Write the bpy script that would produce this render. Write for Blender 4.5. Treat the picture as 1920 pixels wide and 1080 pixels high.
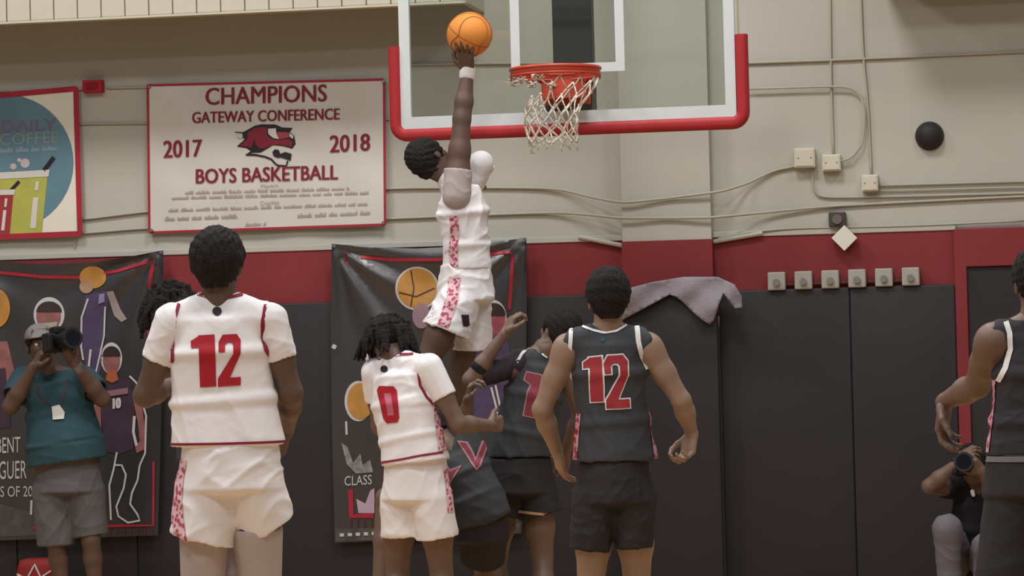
import bpy, bmesh, math, random
import numpy as np
from mathutils import Vector, Matrix
from mathutils.bvhtree import BVHTree

for o in list(bpy.data.objects):
    bpy.data.objects.remove(o, do_unlink=True)
scene = bpy.context.scene
COL = scene.collection
rnd = random.Random(7)

# ---------------------------------------------------------------- camera
F = 5800.0                       # focal length in pixels of a 1920 wide frame
YAW, ROLL = math.radians(10), 0.025
CAM_H, RIM = 1.48, np.array([0.0, 0.0, 3.05])
fh = np.array([-math.sin(YAW), math.cos(YAW), 0.0])
rh = np.array([math.cos(YAW), math.sin(YAW), 0.0])
zz = np.array([0.0, 0.0, 1.0])
PITCH = math.asin((RIM[2] - CAM_H) / 16.5 - 413 / F + 0.0003)
fw = math.cos(PITCH) * fh + math.sin(PITCH) * zz
up0 = -math.sin(PITCH) * fh + math.cos(PITCH) * zz
cr = math.cos(ROLL) * rh - math.sin(ROLL) * up0
cu = math.sin(ROLL) * rh + math.cos(ROLL) * up0


def ray(px, py):
    return fw + (px - 960) / F * cr + (540 - py) / F * cu


CAM = RIM - 16.5 * ray(1041, 127)


def P(px, py, depth):
    return CAM + ray(px, py) * depth


cd = bpy.data.cameras.new('camera')
cd.sensor_width = 36.0
cd.lens = F / 1920 * 36
cd.clip_end = 200
co = bpy.data.objects.new('camera_view', cd)
COL.objects.link(co)
m = Matrix.Identity(4)
for i in range(3):
    m[i][0], m[i][1], m[i][2], m[i][3] = cr[i], cu[i], -fw[i], CAM[i]
co.matrix_world = m
scene.camera = co

# ---------------------------------------------------------------- world, lamps, exposure
w = bpy.data.worlds.new('gym_air')
w.use_nodes = True
w.node_tree.nodes['Background'].inputs[0].default_value = (0.95, 0.97, 1.0, 1)
w.node_tree.nodes['Background'].inputs[1].default_value = 0.15
scene.world = w
scene.view_settings.view_transform = 'Standard'
scene.view_settings.look = 'None'
scene.view_settings.gamma = 1
scene.view_settings.exposure = 0.12
scene.view_settings.use_curve_mapping = False


def area(name, loc, size, power, target=None, col=(1, 0.985, 0.96)):
    l = bpy.data.lights.new(name, 'AREA')
    l.shape = 'DISK'
    l.size = size
    l.energy = power
    l.color = col
    o = bpy.data.objects.new(name, l)
    COL.objects.link(o)
    o.location = loc
    if target is not None:
        o.rotation_euler = (Vector(target) - Vector(loc)).to_track_quat('-Z', 'Y').to_euler()
    return o


for ix, lx in enumerate((-4.2, 0.2, 4.2)):
    for iy, ly in enumerate((-1.4, -6.5, -12.0)):
        area('gym_lamp', (lx, ly, 7.6), 1.5, (185, 165, 150)[iy] * (1.05, 1.05, 0.5)[ix])

# ---------------------------------------------------------------- materials


def lin(c):
    return tuple(((v / 255) / 12.92 if v / 255 <= 0.04045 else ((v / 255 + 0.055) / 1.055) ** 2.4) for v in c)


MATS = {}


def mat(name, rgb, rough=0.8, var=0.12, scale=8.0, bump=0.0, bscale=60.0, metal=0.0, rgb2=None, spec=0.3, sheen=0.0):
    if name in MATS:
        return MATS[name]
    M = bpy.data.materials.new(name)
    M.use_nodes = True
    nt = M.node_tree
    b = nt.nodes['Principled BSDF']
    c = lin(rgb)
    c2 = lin(rgb2) if rgb2 else tuple(v * (1 - var) for v in c)
    tc = nt.nodes.new('ShaderNodeTexCoord')
    n = nt.nodes.new('ShaderNodeTexNoise')
    n.inputs['Scale'].default_value = scale
    n.inputs['Detail'].default_value = 4
    nt.links.new(tc.outputs['Object'], n.inputs['Vector'])
    r = nt.nodes.new('ShaderNodeValToRGB')
    r.color_ramp.elements[0].position = 0.35
    r.color_ramp.elements[1].position = 0.65
    r.color_ramp.elements[0].color = (*c2, 1)
    r.color_ramp.elements[1].color = (*c, 1)
    nt.links.new(n.outputs['Fac'], r.inputs[0])
    nt.links.new(r.outputs[0], b.inputs['Base Color'])
    b.inputs['Roughness'].default_value = rough
    b.inputs['Metallic'].default_value = metal
    b.inputs['Specular IOR Level'].default_value = spec
    if sheen:
        b.inputs['Sheen Weight'].default_value = sheen
    if bump:
        n2 = nt.nodes.new('ShaderNodeTexNoise')
        n2.inputs['Scale'].default_value = bscale
        n2.inputs['Detail'].default_value = 3
        nt.links.new(tc.outputs['Object'], n2.inputs['Vector'])
        bp = nt.nodes.new('ShaderNodeBump')
        bp.inputs['Strength'].default_value = bump
        bp.inputs['Distance'].default_value = 0.01
        nt.links.new(n2.outputs['Fac'], bp.inputs['Height'])
        nt.links.new(bp.outputs[0], b.inputs['Normal'])
    MATS[name] = M
    return M


def mat_cells(name, rgb, rgb2, scale):
    """printed pattern of small irregular cells"""
    if name in MATS:
        return MATS[name]
    M = bpy.data.materials.new(name)
    M.use_nodes = True
    nt = M.node_tree
    b = nt.nodes['Principled BSDF']
    tc = nt.nodes.new('ShaderNodeTexCoord')
    v = nt.nodes.new('ShaderNodeTexVoronoi')
    v.inputs['Scale'].default_value = scale
    nt.links.new(tc.outputs['Object'], v.inputs['Vector'])
    r = nt.nodes.new('ShaderNodeValToRGB')
    r.color_ramp.elements[0].position = 0.40
    r.color_ramp.elements[1].position = 0.56
    r.color_ramp.elements[0].color = (*lin(rgb), 1)
    r.color_ramp.elements[1].color = (*lin(rgb2), 1)
    nt.links.new(v.outputs['Distance'], r.inputs[0])
    nt.links.new(r.outputs[0], b.inputs['Base Color'])
    b.inputs['Roughness'].default_value = 0.8
    MATS[name] = M
    return M


def mat_glass(name):
    M = bpy.data.materials.new(name)
    M.use_nodes = True
    nt = M.node_tree
    nt.nodes.remove(nt.nodes['Principled BSDF'])
    out = nt.nodes['Material Output']
    t = nt.nodes.new('ShaderNodeBsdfTransparent')
    t.inputs[0].default_value = (0.90, 0.93, 0.91, 1)
    g = nt.nodes.new('ShaderNodeBsdfGlossy')
    g.inputs['Roughness'].default_value = 0.05
    n = nt.nodes.new('ShaderNodeTexNoise')
    n.inputs['Scale'].default_value = 2.0
    mr = nt.nodes.new('ShaderNodeMapRange')
    mr.inputs['To Min'].default_value = 0.03
    mr.inputs['To Max'].default_value = 0.07
    nt.links.new(n.outputs['Fac'], mr.inputs['Value'])
    mx = nt.nodes.new('ShaderNodeMixShader')
    nt.links.new(mr.outputs[0], mx.inputs[0])
    nt.links.new(t.outputs[0], mx.inputs[1])
    nt.links.new(g.outputs[0], mx.inputs[2])
    nt.links.new(mx.outputs[0], out.inputs[0])
    return M


WALL = mat('painted_wall', (184, 181, 171), 0.85, 0.05, 1.3, 0.05, 40)
PIPE = mat('painted_conduit', (176, 170, 152), 0.7, 0.05)
REDW = mat('red_paint', (132, 48, 52), 0.7, 0.12, 2.0)
PADM = mat('charcoal_vinyl', (49, 45, 48), 0.55, 0.12, 1.5, 0.08, 30)
FLOORM = mat('maple_floor', (196, 160, 116), 0.45, 0.18, 3.0)
WHITE_J = mat('white_jersey_cloth', (234, 231, 234), 0.85, 0.03, 6, 0.25, 22)
GREYSL = mat('pale_compression_and_shaded_cloth', (178, 167, 167), 0.8, 0.06)
DARK_J = mat('charcoal_jersey_cloth', (62, 64, 69), 0.75, 0.2, 6, 0.25, 20)
BLACK_S = mat('black_shorts_cloth', (46, 43, 45), 0.8, 0.2, 5, 0.2, 20)
TRIMW = mat('white_trim', (225, 222, 222), 0.8, 0.05)
TRIMR = mat('maroon_trim', (140, 36, 58), 0.8, 0.1)
NUMR = mat('red_number', (172, 32, 46), 0.7, 0.12, 30)
NUMR2 = mat('dull_red_number', (156, 48, 56), 0.7, 0.15, 30)
NUMR3 = mat('faded_red_number', (136, 58, 70), 0.7, 0.2, 30)
EMBL = mat('dark_emblem', (60, 40, 50), 0.7, 0.5, 90)
PATT = mat_cells('red_pattern_panel', (176, 72, 96), (222, 186, 194), 52)
PATTD = mat_cells('dark_red_pattern_panel', (150, 36, 62), (190, 140, 150), 40)
SKIN_D = mat('deep_brown_skin', (98, 76, 66), 0.5, 0.12, 5, 0.05, 80, spec=0.4)
SKIN_M = mat('brown_skin', (114, 91, 79), 0.5, 0.12, 5, 0.05, 80, spec=0.4)
SKIN_L = mat('light_brown_skin', (146, 120, 103), 0.5, 0.1, 5, 0.05, 80, spec=0.4)
HAIR = mat('black_hair', (36, 30, 30), 0.9, 0.4, 60, 0.8, 130)
EYE = mat('eye', (225, 220, 212), 0.3, 0.05)
SHOE = mat('shoe_rubber', (225, 222, 220), 0.6, 0.1)
SHOED = mat('dark_shoe_rubber', (40, 38, 42), 0.6, 0.1)
TEAL = mat('teal_cloth', (48, 78, 87), 0.85, 0.12, 5, 0.2, 20)
GREYS = mat('grey_shorts_cloth', (98, 95, 97), 0.85, 0.08, 5, 0.2, 20)
BLACKC = mat('black_plastic', (28, 27, 29), 0.4, 0.1)
METAL = mat('grey_metal', (130, 130, 132), 0.4, 0.1, metal=0.7)
LENS = mat('lens_glass', (20, 22, 30), 0.1, 0.1)

# ---------------------------------------------------------------- mesh helpers


def mkobj(name, verts, faces, material, parent=None, smooth=False):
    me = bpy.data.meshes.new(name)
    me.from_pydata([tuple(map(float, v)) for v in verts], [], [tuple(map(int, f)) for f in faces])
    me.update()
    if smooth:
        me.polygons.foreach_set('use_smooth', [True] * len(me.polygons))
    me.materials.append(material)
    o = bpy.data.objects.new(name, me)
    COL.objects.link(o)
    if parent is not None:
        o.parent = parent
        o.matrix_parent_inverse = parent.matrix_world.inverted() if False else Matrix.Translation(-Vector(world_loc(parent)))
    return o


LOC = {}


def world_loc(o):
    return LOC.get(o.name, (0, 0, 0))


def recenter(o, loc):
    """move a top-level mesh's origin to loc, vertices stay where they are"""
    o.data.transform(Matrix.Translation(-Vector(loc)))
    o.location = loc
    LOC[o.name] = tuple(loc)
    return o


def empty(name, loc):
    o = bpy.data.objects.new(name, None)
    COL.objects.link(o)
    o.location = loc
    o.empty_display_size = 0.1
    LOC[o.name] = tuple(loc)
    return o


def tag(o, label=None, cat=None, group=None, kind=None):
    if label:
        o['label'] = label
    if cat:
        o['category'] = cat
    if group:
        o['group'] = group
    if kind:
        o['kind'] = kind
    return o


class MB:
    """collects shapes into one mesh"""

    def __init__(s):
        s.v, s.f = [], []

    def add(s, v, f):
        n = len(s.v)
        s.v += [tuple(q) for q in v]
        s.f += [tuple(i + n for i in q) for q in f]
        return s

    def box(s, lo, hi, bev=0.0):
        bm = bmesh.new()
        bmesh.ops.create_cube(bm, size=1)
        for v in bm.verts:
            v.co = Vector([lo[i] + (v.co[i] + 0.5) * (hi[i] - lo[i]) for i in range(3)])
        if bev:
            bmesh.ops.bevel(bm, geom=list(bm.edges), offset=bev, segments=3, profile=0.5, affect='EDGES')
        return s.bm(bm)

    def bm(s, bm):
        bm.verts.index_update()
        s.add([v.co[:] for v in bm.verts], [[v.index for v in f.verts] for f in bm.faces])
        bm.free()
        return s

    def tube(s, pts, r, n=8, closed=False):
        pts = [np.array(p, float) for p in pts]
        m = len(pts)
        rr = r if hasattr(r, '__len__') else [r] * m
        base = len(s.v)
        prev = None
        for i, p in enumerate(pts):
            if closed:
                t = pts[(i + 1) % m] - pts[i - 1]
            else:
                t = pts[min(i + 1, m - 1)] - pts[max(i - 1, 0)]
            t = t / (np.linalg.norm(t) + 1e-9)
            if prev is None:
                a = np.cross(t, [0, 0, 1]) if abs(t[2]) < 0.9 else np.cross(t, [1, 0, 0])
            else:
                a = prev - t * np.dot(prev, t)
            a = a / (np.linalg.norm(a) + 1e-9)
            prev = a
            b = np.cross(t, a)
            for k in range(n):
                th = 2 * math.pi * k / n
                s.v.append(tuple(p + rr[i] * (a * math.cos(th) + b * math.sin(th))))
        for i in range(m if closed else m - 1):
            j = (i + 1) % m
            for k in range(n):
                k2 = (k + 1) % n
                s.f.append((base + i * n + k, base + i * n + k2, base + j * n + k2, base + j * n + k))
        if not closed:
            s.f.append(tuple(base + k for k in range(n))[::-1])
            s.f.append(tuple(base + (m - 1) * n + k for k in range(n)))
        return s

    def cyl(s, a, b, r1, r2=None, n=24):
        return s.tube([a, b], [r1, r1 if r2 is None else r2], n)

    def build(s, name, material, parent=None, smooth=False):
        return mkobj(name, s.v, s.f, material, parent, smooth)


def smooth_by_angle(o, ang=35):
    o.data.polygons.foreach_set('use_smooth', [True] * len(o.data.polygons))
    bm = bmesh.new()
    bm.from_mesh(o.data)
    for e in bm.edges:
        e.smooth = not (len(e.link_faces) == 2 and e.calc_face_angle(0) > math.radians(ang))
    bm.to_mesh(o.data)
    bm.free()
    return o


# ---------------------------------------------------------------- wall plane helpers
YW = 2.4


def wallp(px, py, off=0.0):
    r = ray(px, py)
    t = (YW - off - CAM[1]) / r[1]
    return CAM + r * t


def poly2d(poly, step=10.0):
    """flat polygon(s) in pixel space cut on a grid -> verts, faces"""
    polys = poly if hasattr(poly[0][0], '__len__') else [poly]
    bm = bmesh.new()
    for pl in polys:
        vs = [bm.verts.new((x, y, 0)) for x, y in pl]
        try:
            f = bm.faces.new(vs)
            f.normal_update()
        except ValueError:
            continue
    bmesh.ops.triangulate(bm, faces=list(bm.faces))
    xs = [v.co.x for v in bm.verts]
    ys = [v.co.y for v in bm.verts]
    for ax, (lo, hi) in enumerate(((min(xs), max(xs)), (min(ys), max(ys)))):
        if step <= 0:
            break
        k = math.floor(lo / step) + 1
        while k * step < hi and step > 0:
            co_ = (k * step, 0, 0) if ax == 0 else (0, k * step, 0)
            no_ = (1, 0, 0) if ax == 0 else (0, 1, 0)
            bmesh.ops.bisect_plane(bm, geom=list(bm.verts) + list(bm.edges) + list(bm.faces), plane_co=co_, plane_no=no_)
            k += 1
    bmesh.ops.remove_doubles(bm, verts=list(bm.verts), dist=0.01)
    bm.verts.index_update()
    v = [(q.co.x, q.co.y) for q in bm.verts]
    f = [[q.index for q in fc.verts] for fc in bm.faces]
    # face towards the viewer: pixel y runs down, so clockwise in pixels is wanted flipped
    out = []
    for fc in f:
        a = sum(v[fc[i]][0] * v[fc[(i + 1) % len(fc)]][1] - v[fc[(i + 1) % len(fc)]][0] * v[fc[i]][1] for i in range(len(fc)))
        out.append(fc[::-1] if a > 0 else fc)
    bm.free()
    return v, out


def line_polys(pts, wd, cols=1):
    out = []
    pts = [np.array(p, float) for p in pts]
    for i in range(len(pts)):
        t = pts[min(i + 1, len(pts) - 1)] - pts[max(i - 1, 0)]
        t /= np.linalg.norm(t) + 1e-9
        n = np.array([-t[1], t[0]])
        out.append((pts[i] + n * wd / 2, pts[i] - n * wd / 2))
    res = []
    for i in range(len(out) - 1):
        for c in range(cols):
            u, v = c / cols, (c + 1) / cols
            res.append([out[i][0] * (1 - u) + out[i][1] * u, out[i + 1][0] * (1 - u) + out[i + 1][1] * u,
                        out[i + 1][0] * (1 - v) + out[i + 1][1] * v, out[i][0] * (1 - v) + out[i][1] * v])
    return res


def ellipse(cx, cy, rx, ry, n=28, a0=0, a1=360):
    return [(cx + rx * math.cos(math.radians(a0 + (a1 - a0) * i / (n if a1 - a0 == 360 else n - 1))),
             cy + ry * math.sin(math.radians(a0 + (a1 - a0) * i / (n if a1 - a0 == 360 else n - 1)))) for i in range(n)]


def wall_poly(name, poly, off, material, parent, ripple=None, step=12.0, thick=0.0):
    v, f = poly2d(poly, step)
    rp = ripple or (lambda x, y: 0.0)
    V = [wallp(x, y, off + rp(x, y)) for x, y in v]
    FF = list(f)
    if thick:
        n = len(V)
        V += [q + np.array([0, thick, 0]) for q in V]
        FF += [[i + n for i in fc[::-1]] for fc in f]
        cnt = {}
        for fc in f:
            for i in range(len(fc)):
                e = (fc[i], fc[(i + 1) % len(fc)])
                cnt[e] = 1
        for (a, b) in list(cnt):
            if (b, a) not in cnt:
                FF.append([b, a, a + n, b + n])
    return mkobj(name, V, FF, material, parent, smooth=bool(ripple))


def text_shape(body, bold=0.012, extra=0.0):
    cu_ = bpy.data.curves.new('lettering', 'FONT')
    cu_.body = body
    cu_.offset = bold
    cu_.space_character = 1.0 + extra
    cu_.resolution_u = 3
    ob = bpy.data.objects.new('lettering', cu_)
    COL.objects.link(ob)
    bpy.context.view_layer.update()
    dg = bpy.context.evaluated_depsgraph_get()
    me = bpy.data.meshes.new_from_object(ob.evaluated_get(dg))
    v = np.array([q.co[:2] for q in me.vertices])
    f = [list(p.vertices) for p in me.polygons]
    bpy.data.objects.remove(ob, do_unlink=True)
    bpy.data.meshes.remove(me)
    lo, hi = v.min(0), v.max(0)
    return (v - lo) / (hi - lo), f


def wall_text(body, a, b, h, off, material, parent, ripple=None, bold=0.012, name='lettering'):
    v, f = text_shape(body, 0.0)
    if bold > 0:                                  # heavier strokes: shifted copies of the same letters
        w_ = abs(b[0] - a[0])
        n_ = len(v)
        v = np.concatenate([v * [1 - 2.4 * bold * 60 / w_ / 1, 1], v * [1 - 2.4 * bold * 60 / w_, 1] + [1.2 * bold * 60 / w_, 0], v * [1 - 2.4 * bold * 60 / w_, 1] + [2.4 * bold * 60 / w_, 0]])
        f = f + [[i + n_ for i in q] for q in f] + [[i + 2 * n_ for i in q] for q in f]
    rp = ripple or (lambda x, y: 0.0)
    V = []
    for i_, (x, y) in enumerate(v):
        px = a[0] + (b[0] - a[0]) * x
        py = a[1] + (b[1] - a[1]) * x - h * y
        V.append(wallp(px, py, off + rp(px, py) + (0.0002 * (i_ // n_) if bold > 0 else 0)))
    return mkobj(name, V, f, material, parent)


# ---------------------------------------------------------------- room
floor = MB().box((-9, -18.5, -0.1), (9, YW + 0.3, 0.0)).build('floor', FLOORM)
tag(floor, 'maple basketball court floor', None, None, 'structure')
wall = MB().box((-9, YW, 0), (9, YW + 0.3, 8.0)).build('wall_back', WALL)
tag(wall, 'beige painted gym end wall', None, None, 'structure')

zr_top, zr_bot = wallp(960, 458)[2], 1.75
xa, xb, xc, xd = wallp(1170, 400)[0], wallp(1336, 400)[0], wallp(1793, 450)[0], wallp(2400, 450)[0]
pil = MB().box((xa, YW - 0.10, 0), (xb, YW, 8.0)).build('wall_pilaster', WALL)
tag(pil, 'beige flat pilaster standing out of the end wall', None, None, 'structure')
band = MB().box((-8.9, YW - 0.012, zr_bot), (xa, YW, zr_top)).box((xa - 0.005, YW - 0.112, zr_bot), (xb + 0.005, YW, zr_top - 0.01)) \
    .box((xb, YW - 0.012, zr_bot), (xc, YW, zr_top)).build('trim_1', REDW)
tag(band, 'dark red painted band above the wall pads', None, None, 'structure')
for i, (x0, x1, o_) in enumerate(((-8.9, xa, 0.02), (xb, xc, 0.02))):
    t = MB().box((x0, YW - o_, zr_top), (x1, YW, zr_top + 0.035), 0.004).build('trim_%d' % (i + 2), WALL)
    tag(t, 'cream ledge strip along the top of the red band', None, None, 'structure')
for i, (p0, p1) in enumerate((((1085, 444), (1170, 461)), ((1338, 453), (1430, 437)))):
    a, b = wallp(p0[0], p0[1], 0.03), wallp(p1[0], p1[1], 0.03)
    t = MB().tube([a, b], 0.014, 8).build('trim_%d' % (i + 5), WALL)
    tag(t, 'cream strip sloping down to the pilaster', None, None, 'structure')
# door at the right
zt = wallp(1850, 428)[2]
zd = wallp(1850, 500)[2]
xl, xdl = wallp(1793, 600)[0], wallp(1816, 600)[0]
df = MB().box((xl, YW - 0.07, 0), (xdl, YW, zt), 0.006).box((xl, YW - 0.069, zd), (4.6, YW, zt), 0.006)
door = df.build('door_1', REDW)
tag(door, 'red door frame with dark leaf at the end of the wall', None, None, 'structure')
leaf = MB().box((xdl, YW - 0.05, 0.01), (xdl + 0.95, YW, zd), 0.004).build('door_leaf', PADM, door)
MB().cyl((xdl + 0.86, YW - 0.055, 1.0), (xdl + 0.86, YW - 0.10, 1.0), 0.03).build('door_knob', METAL, door)

# wall pads, each one a lift-off panel
pad_px = [1790, 1597, 1346, 1163, 925, 700, 475, 250, 25, -200]
edges = [wallp(x, 700, 0.06)[0] for x in pad_px]
edges[0] = xl - 0.0005
for i in range(len(edges) - 1):
    x1, x0 = edges[i], edges[i + 1]
    y_mid = (pad_px[i] + pad_px[i + 1]) / 2
    front = 0.06
    if i == 2:
        front = 0.165
        x0, x1 = xa - 0.03, xb + 0.03
    if i == 1:
        x0 = xb + 0.03
    if i == 3:
        x1 = xa - 0.03
    ztop = 1.885
    o = MB().box((x0 + 0.0008, YW - front, 0.08), (x1 - 0.0008, YW - 0.113 if front > 0.1 else YW - 0.014, ztop), 0.010).build('wall_pad', PADM)
    smooth_by_angle(o, 50)
    recenter(o, ((x0 + x1) / 2, YW - front / 2, 0.08))
    tag(o, ('charcoal vinyl wall pad next to the red door frame', 'charcoal vinyl wall pad under the first of the control boxes', 'thick charcoal vinyl wall pad under the grey towel',
            'charcoal vinyl wall pad behind the dark player with a raised arm', 'charcoal vinyl wall pad behind the dunker\'s basketball poster', 'charcoal vinyl wall pad at the edge of the basketball poster',
            'bare charcoal vinyl wall pad between the two player posters', 'charcoal vinyl wall pad behind the poster and the photographer in teal', 'charcoal vinyl wall pad behind the poster lettering')[i], 'wall pad', 'charcoal wall pads under the red band')

# ribbed overhang at the top
SOFF = mat('ribbed_metal', (200, 194, 178), 0.6, 0.06, 3)
zs = P(260, 25, 18.62)[2]
wd = 0.150
pm = MB().box((0, 0, 0), (wd * 0.965, 0.04, 0.90), 0.007)
first = None
for i, (x0, x1, zq) in enumerate(((-8.5, P(872, 0, 18.4)[0], zs), (P(1640, 0, 17.9)[0], 8.5, zs + 0.10))):
    nk = int((x1 - x0) / wd)
    x0 = x1 - nk * wd if i == 0 else x0
    x1 = x0 + nk * wd
    so = MB().box((x0, YW - 0.62, zq + 0.9), (x1, YW, zq + 1.0)).build('trim_%d' % (9 + i), SOFF)
    tag(so, ('ribbed cream overhang along the top of the wall above the banners', 'ribbed cream overhang above the round black speaker')[i], None, None, 'structure')
    MB().box((x0, YW - 0.60, zq + 0.02), (x1, YW - 0.56, zq + 0.9)).build('backing_board', SOFF, so)
    MB().box((x0, YW - 0.635, zq - 0.012), (x1, YW - 0.56, zq)).build('drip_edge', SOFF, so)
    MB().box((x1 - .04 if i == 0 else x0, YW - 0.60, zq), (x1 if i == 0 else x0 + .04, YW, zq + 0.9)).build('end_board', SOFF, so)
    for k in range(nk):
        if first is None:
            first = c = mkobj('panel', pm.v, pm.f, SOFF, so)
        else:
            c = first.copy()
            COL.objects.link(c)
            c.parent = so
        c.location = (x0 + k * wd, YW - 0.63, zq)

# ---------------------------------------------------------------- conduits and cables on the wall


def conduit(name, pts, label, r=0.007, off=0.012, cat='conduit', material=PIPE, group=None):
    out = []
    for p in pts:
        o_ = p[2] if len(p) > 2 else off
        out.append(wallp(p[0], p[1], o_))
    # soften the bends
    P3 = []
    for i in range(len(out) - 1):
        for k in range(6):
            P3.append(out[i] + (out[i + 1] - out[i]) * k / 6)
    P3.append(out[-1])
    Q = [q.copy() for q in P3]
    for _ in range(3):
        Q = [Q[0]] + [(Q[i - 1] + 2 * Q[i] + Q[i + 1]) / 4 for i in range(1, len(Q) - 1)] + [Q[-1]]
    o = MB().tube(Q, r, 8).build(name, material, smooth=True)
    recenter(o, Q[0])
    return tag(o, label, cat, group)


conduit('conduit', [(-120, 174), (60, 170), (158, 167)], 'thin painted conduit running from behind the drinks banner to the red alarm box')
conduit('conduit', [(199, 165), (280, 163), (500, 157), (720, 150)], 'thin painted conduit from the red alarm box to behind the champions banner top')
conduit('conduit', [(-120, 240), (160, 232), (280, 231), (720, 224), (745, 223)], 'thin painted conduit across the wall behind the middle of the champions banner')
conduit('cable', [(150, 412), (280, 396), (500, 372), (725, 352), (1040, 352), (1110, 370, 0.06), (1152, 378, 0.13), (1176, 380, 0.13), (1250, 372, 0.115), (1330, 362, 0.13), (1356, 358, 0.13), (1400, 345, 0.03), (1450, 320), (1495, 311)],
        'painted cable drooping over the pilaster up to a square junction box', 0.008, cat='cable')
conduit('cable', [(150, 438), (280, 427), (500, 422), (725, 410), (1040, 398), (1110, 403, 0.06), (1152, 408, 0.13), (1176, 409, 0.13), (1250, 409, 0.115), (1330, 408, 0.13), (1356, 406, 0.13), (1420, 400, 0.03), (1560, 386), (1920, 368), (2000, 366)],
        'lower painted cable crossing the pilaster along the wall', 0.008, cat='cable')
conduit('conduit', [(1380, 119), (1560, 113), (1920, 97), (2050, 92)], 'upper straight conduit behind the right side of the backboard', 0.008)
conduit('conduit', [(740, 122), (900, 119), (1168, 118)], 'straight conduit seen through the backboard glass', 0.008)
conduit('cable', [(1400, 167), (1590, 161), (1614, 178), (1622, 210), (1618, 270), (1595, 297), (1575, 303)], 'cable that bends down in a hook to the middle junction box', 0.007, 0.032, cat='cable')
conduit('conduit', [(1556, -60), (1558, 150), (1563, 292)], 'vertical conduit dropping to the middle junction box', 0.007)
conduit('conduit', [(1612, -60), (1618, 100), (1628, 200), (1634, 330)], 'vertical conduit dropping to the lower junction box', 0.007)
conduit('conduit', [(1645, 348), (1920, 340), (2000, 338)], 'pipe leaving the side of the lower junction box', 0.006)
conduit('conduit', [(1645, 358), (1920, 351), (2000, 349)], 'lower of two pipes leaving the low junction box', 0.005)
conduit('cable', [(1522, 312), (1524, 350), (1535, 371), (1700, 368), (1920, 362), (2000, 360)], 'cable looping out of the square junction box and off along the wall', 0.006, cat='cable')
conduit('cable', [(1345, 448, 0.03), (1400, 436, 0.03), (1480, 428, 0.02), (1700, 424, 0.02), (1920, 414, 0.02)], 'cable lying along the cream ledge above the red band', 0.006, cat='cable')
conduit('cable', [(140, 466), (143, 448)], 'short string hanging from the drinks banner corner', 0.003, cat='string')

BOXM = mat('painted_box', (206, 200, 182), 0.6, 0.05)


def wall_box(name, cx, cy, wpx, hpx, depth, material, label, cat, group=None):
    a, b = wallp(cx - wpx / 2, cy + hpx / 2), wallp(cx + wpx / 2, cy - hpx / 2)
    c = (a + b) / 2
    W, H = abs(b[0] - a[0]), abs(b[2] - a[2])
    root = empty(name, (c[0], YW, c[2] - H / 2))
    o = MB().box((c[0] - W / 2, YW - depth, c[2] - H / 2), (c[0] + W / 2, YW, c[2] + H / 2), 0.006).build('housing', material, root)
    tag(root, label, cat, group)
    return root, c, W, H, depth


for (cx, cy, wp, hp, lb) in ((1510, 297, 38, 38, 'square cream junction box with a drooping cable at its side'),
                             (1560, 306, 34, 32, 'small cream junction box under the vertical conduit and hooked cable'),
                             (1632, 344, 30, 32, 'low cream junction box with pipes leaving its side')):
    r_, c, W, H, d = wall_box('junction_box', cx, cy, wp, hp, 0.06, BOXM, lb, 'junction box')
    MB().box((c[0] - W * .42, YW - d - 0.004, c[2] - H * .42), (c[0] + W * .42, YW - d + 0.002, c[2] + H * .42), 0.002).build('cover_plate', BOXM, r_)
    for sx in (-1, 1):
        MB().cyl((c[0] + sx * W * .3, YW - d - 0.003, c[2]), (c[0] + sx * W * .3, YW - d - 0.007, c[2]), 0.004, n=10).build('screw', METAL, r_)

r_, c, W, H, d = wall_box('alarm_box', 178, 163, 36, 25, 0.06, mat('alarm_red', (170, 26, 40), 0.5), 'small red fire alarm box on the wall beside the drinks banner', 'alarm')
MB().box((c[0] - W * .3, YW - d - 0.008, c[2] - H * .25), (c[0] + W * .3, YW - d + 0.002, c[2] + H * .25), 0.003).build('front_lens', mat('alarm_red_dark', (140, 20, 34), 0.3), r_)

r_, c, W, H, d = wall_box('wall_sensor', 1571, 412, 31, 28, 0.07, mat('sensor_grey', (74, 68, 66), 0.6), 'small dark grey box above the tilted white square', 'sensor')
MB().cyl((c[0], YW - d + .002, c[2]), (c[0], YW - d - 0.012, c[2]), H * .34).build('sensor_window', mat('sensor_window', (110, 100, 96), 0.4), r_)

# diamond plate
cx, cy = 1583, 446
s_ = 24
V = [wallp(cx - s_, cy, 0.09), wallp(cx, cy + s_, 0.09), wallp(cx + s_, cy, 0.09), wallp(cx, cy - s_, 0.09)]
V2 = [q + np.array([0, 0.055, 0]) for q in V]
o = MB().add(V + V2, [(0, 1, 2, 3), (7, 6, 5, 4), (0, 4, 5, 1), (1, 5, 6, 2), (2, 6, 7, 3), (3, 7, 4, 0)]).build('access_point', mat('off_white_plastic', (222, 218, 206), 0.5, 0.03))
recenter(o, V[1])
tag(o, 'off-white square box tilted onto its corner above the red band', 'wall box')
bx = wallp(cx, cy, 0.02)

# black round speaker
c = wallp(1743, 255)
root = empty('round_speaker', (c[0], YW, c[2]))
bm = bmesh.new()
bmesh.ops.create_uvsphere(bm, u_segments=32, v_segments=16, radius=0.082)
for v in bm.verts:
    v.co.y = min(v.co.y, 0.0) * 0.8
    v.co += Vector((c[0], YW - 0.012, c[2]))
MB().bm(bm).build('dome', mat('black_dome', (44, 40, 42), 0.6, 0.1), root, True)
MB().cyl((c[0], YW - 0.014, c[2]), (c[0], YW, c[2]), 0.086, n=32).build('mount_ring', mat('dark_ring', (60, 56, 54), 0.6), root)
tag(root, 'round black domed speaker on the bare wall', 'speaker')

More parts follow.
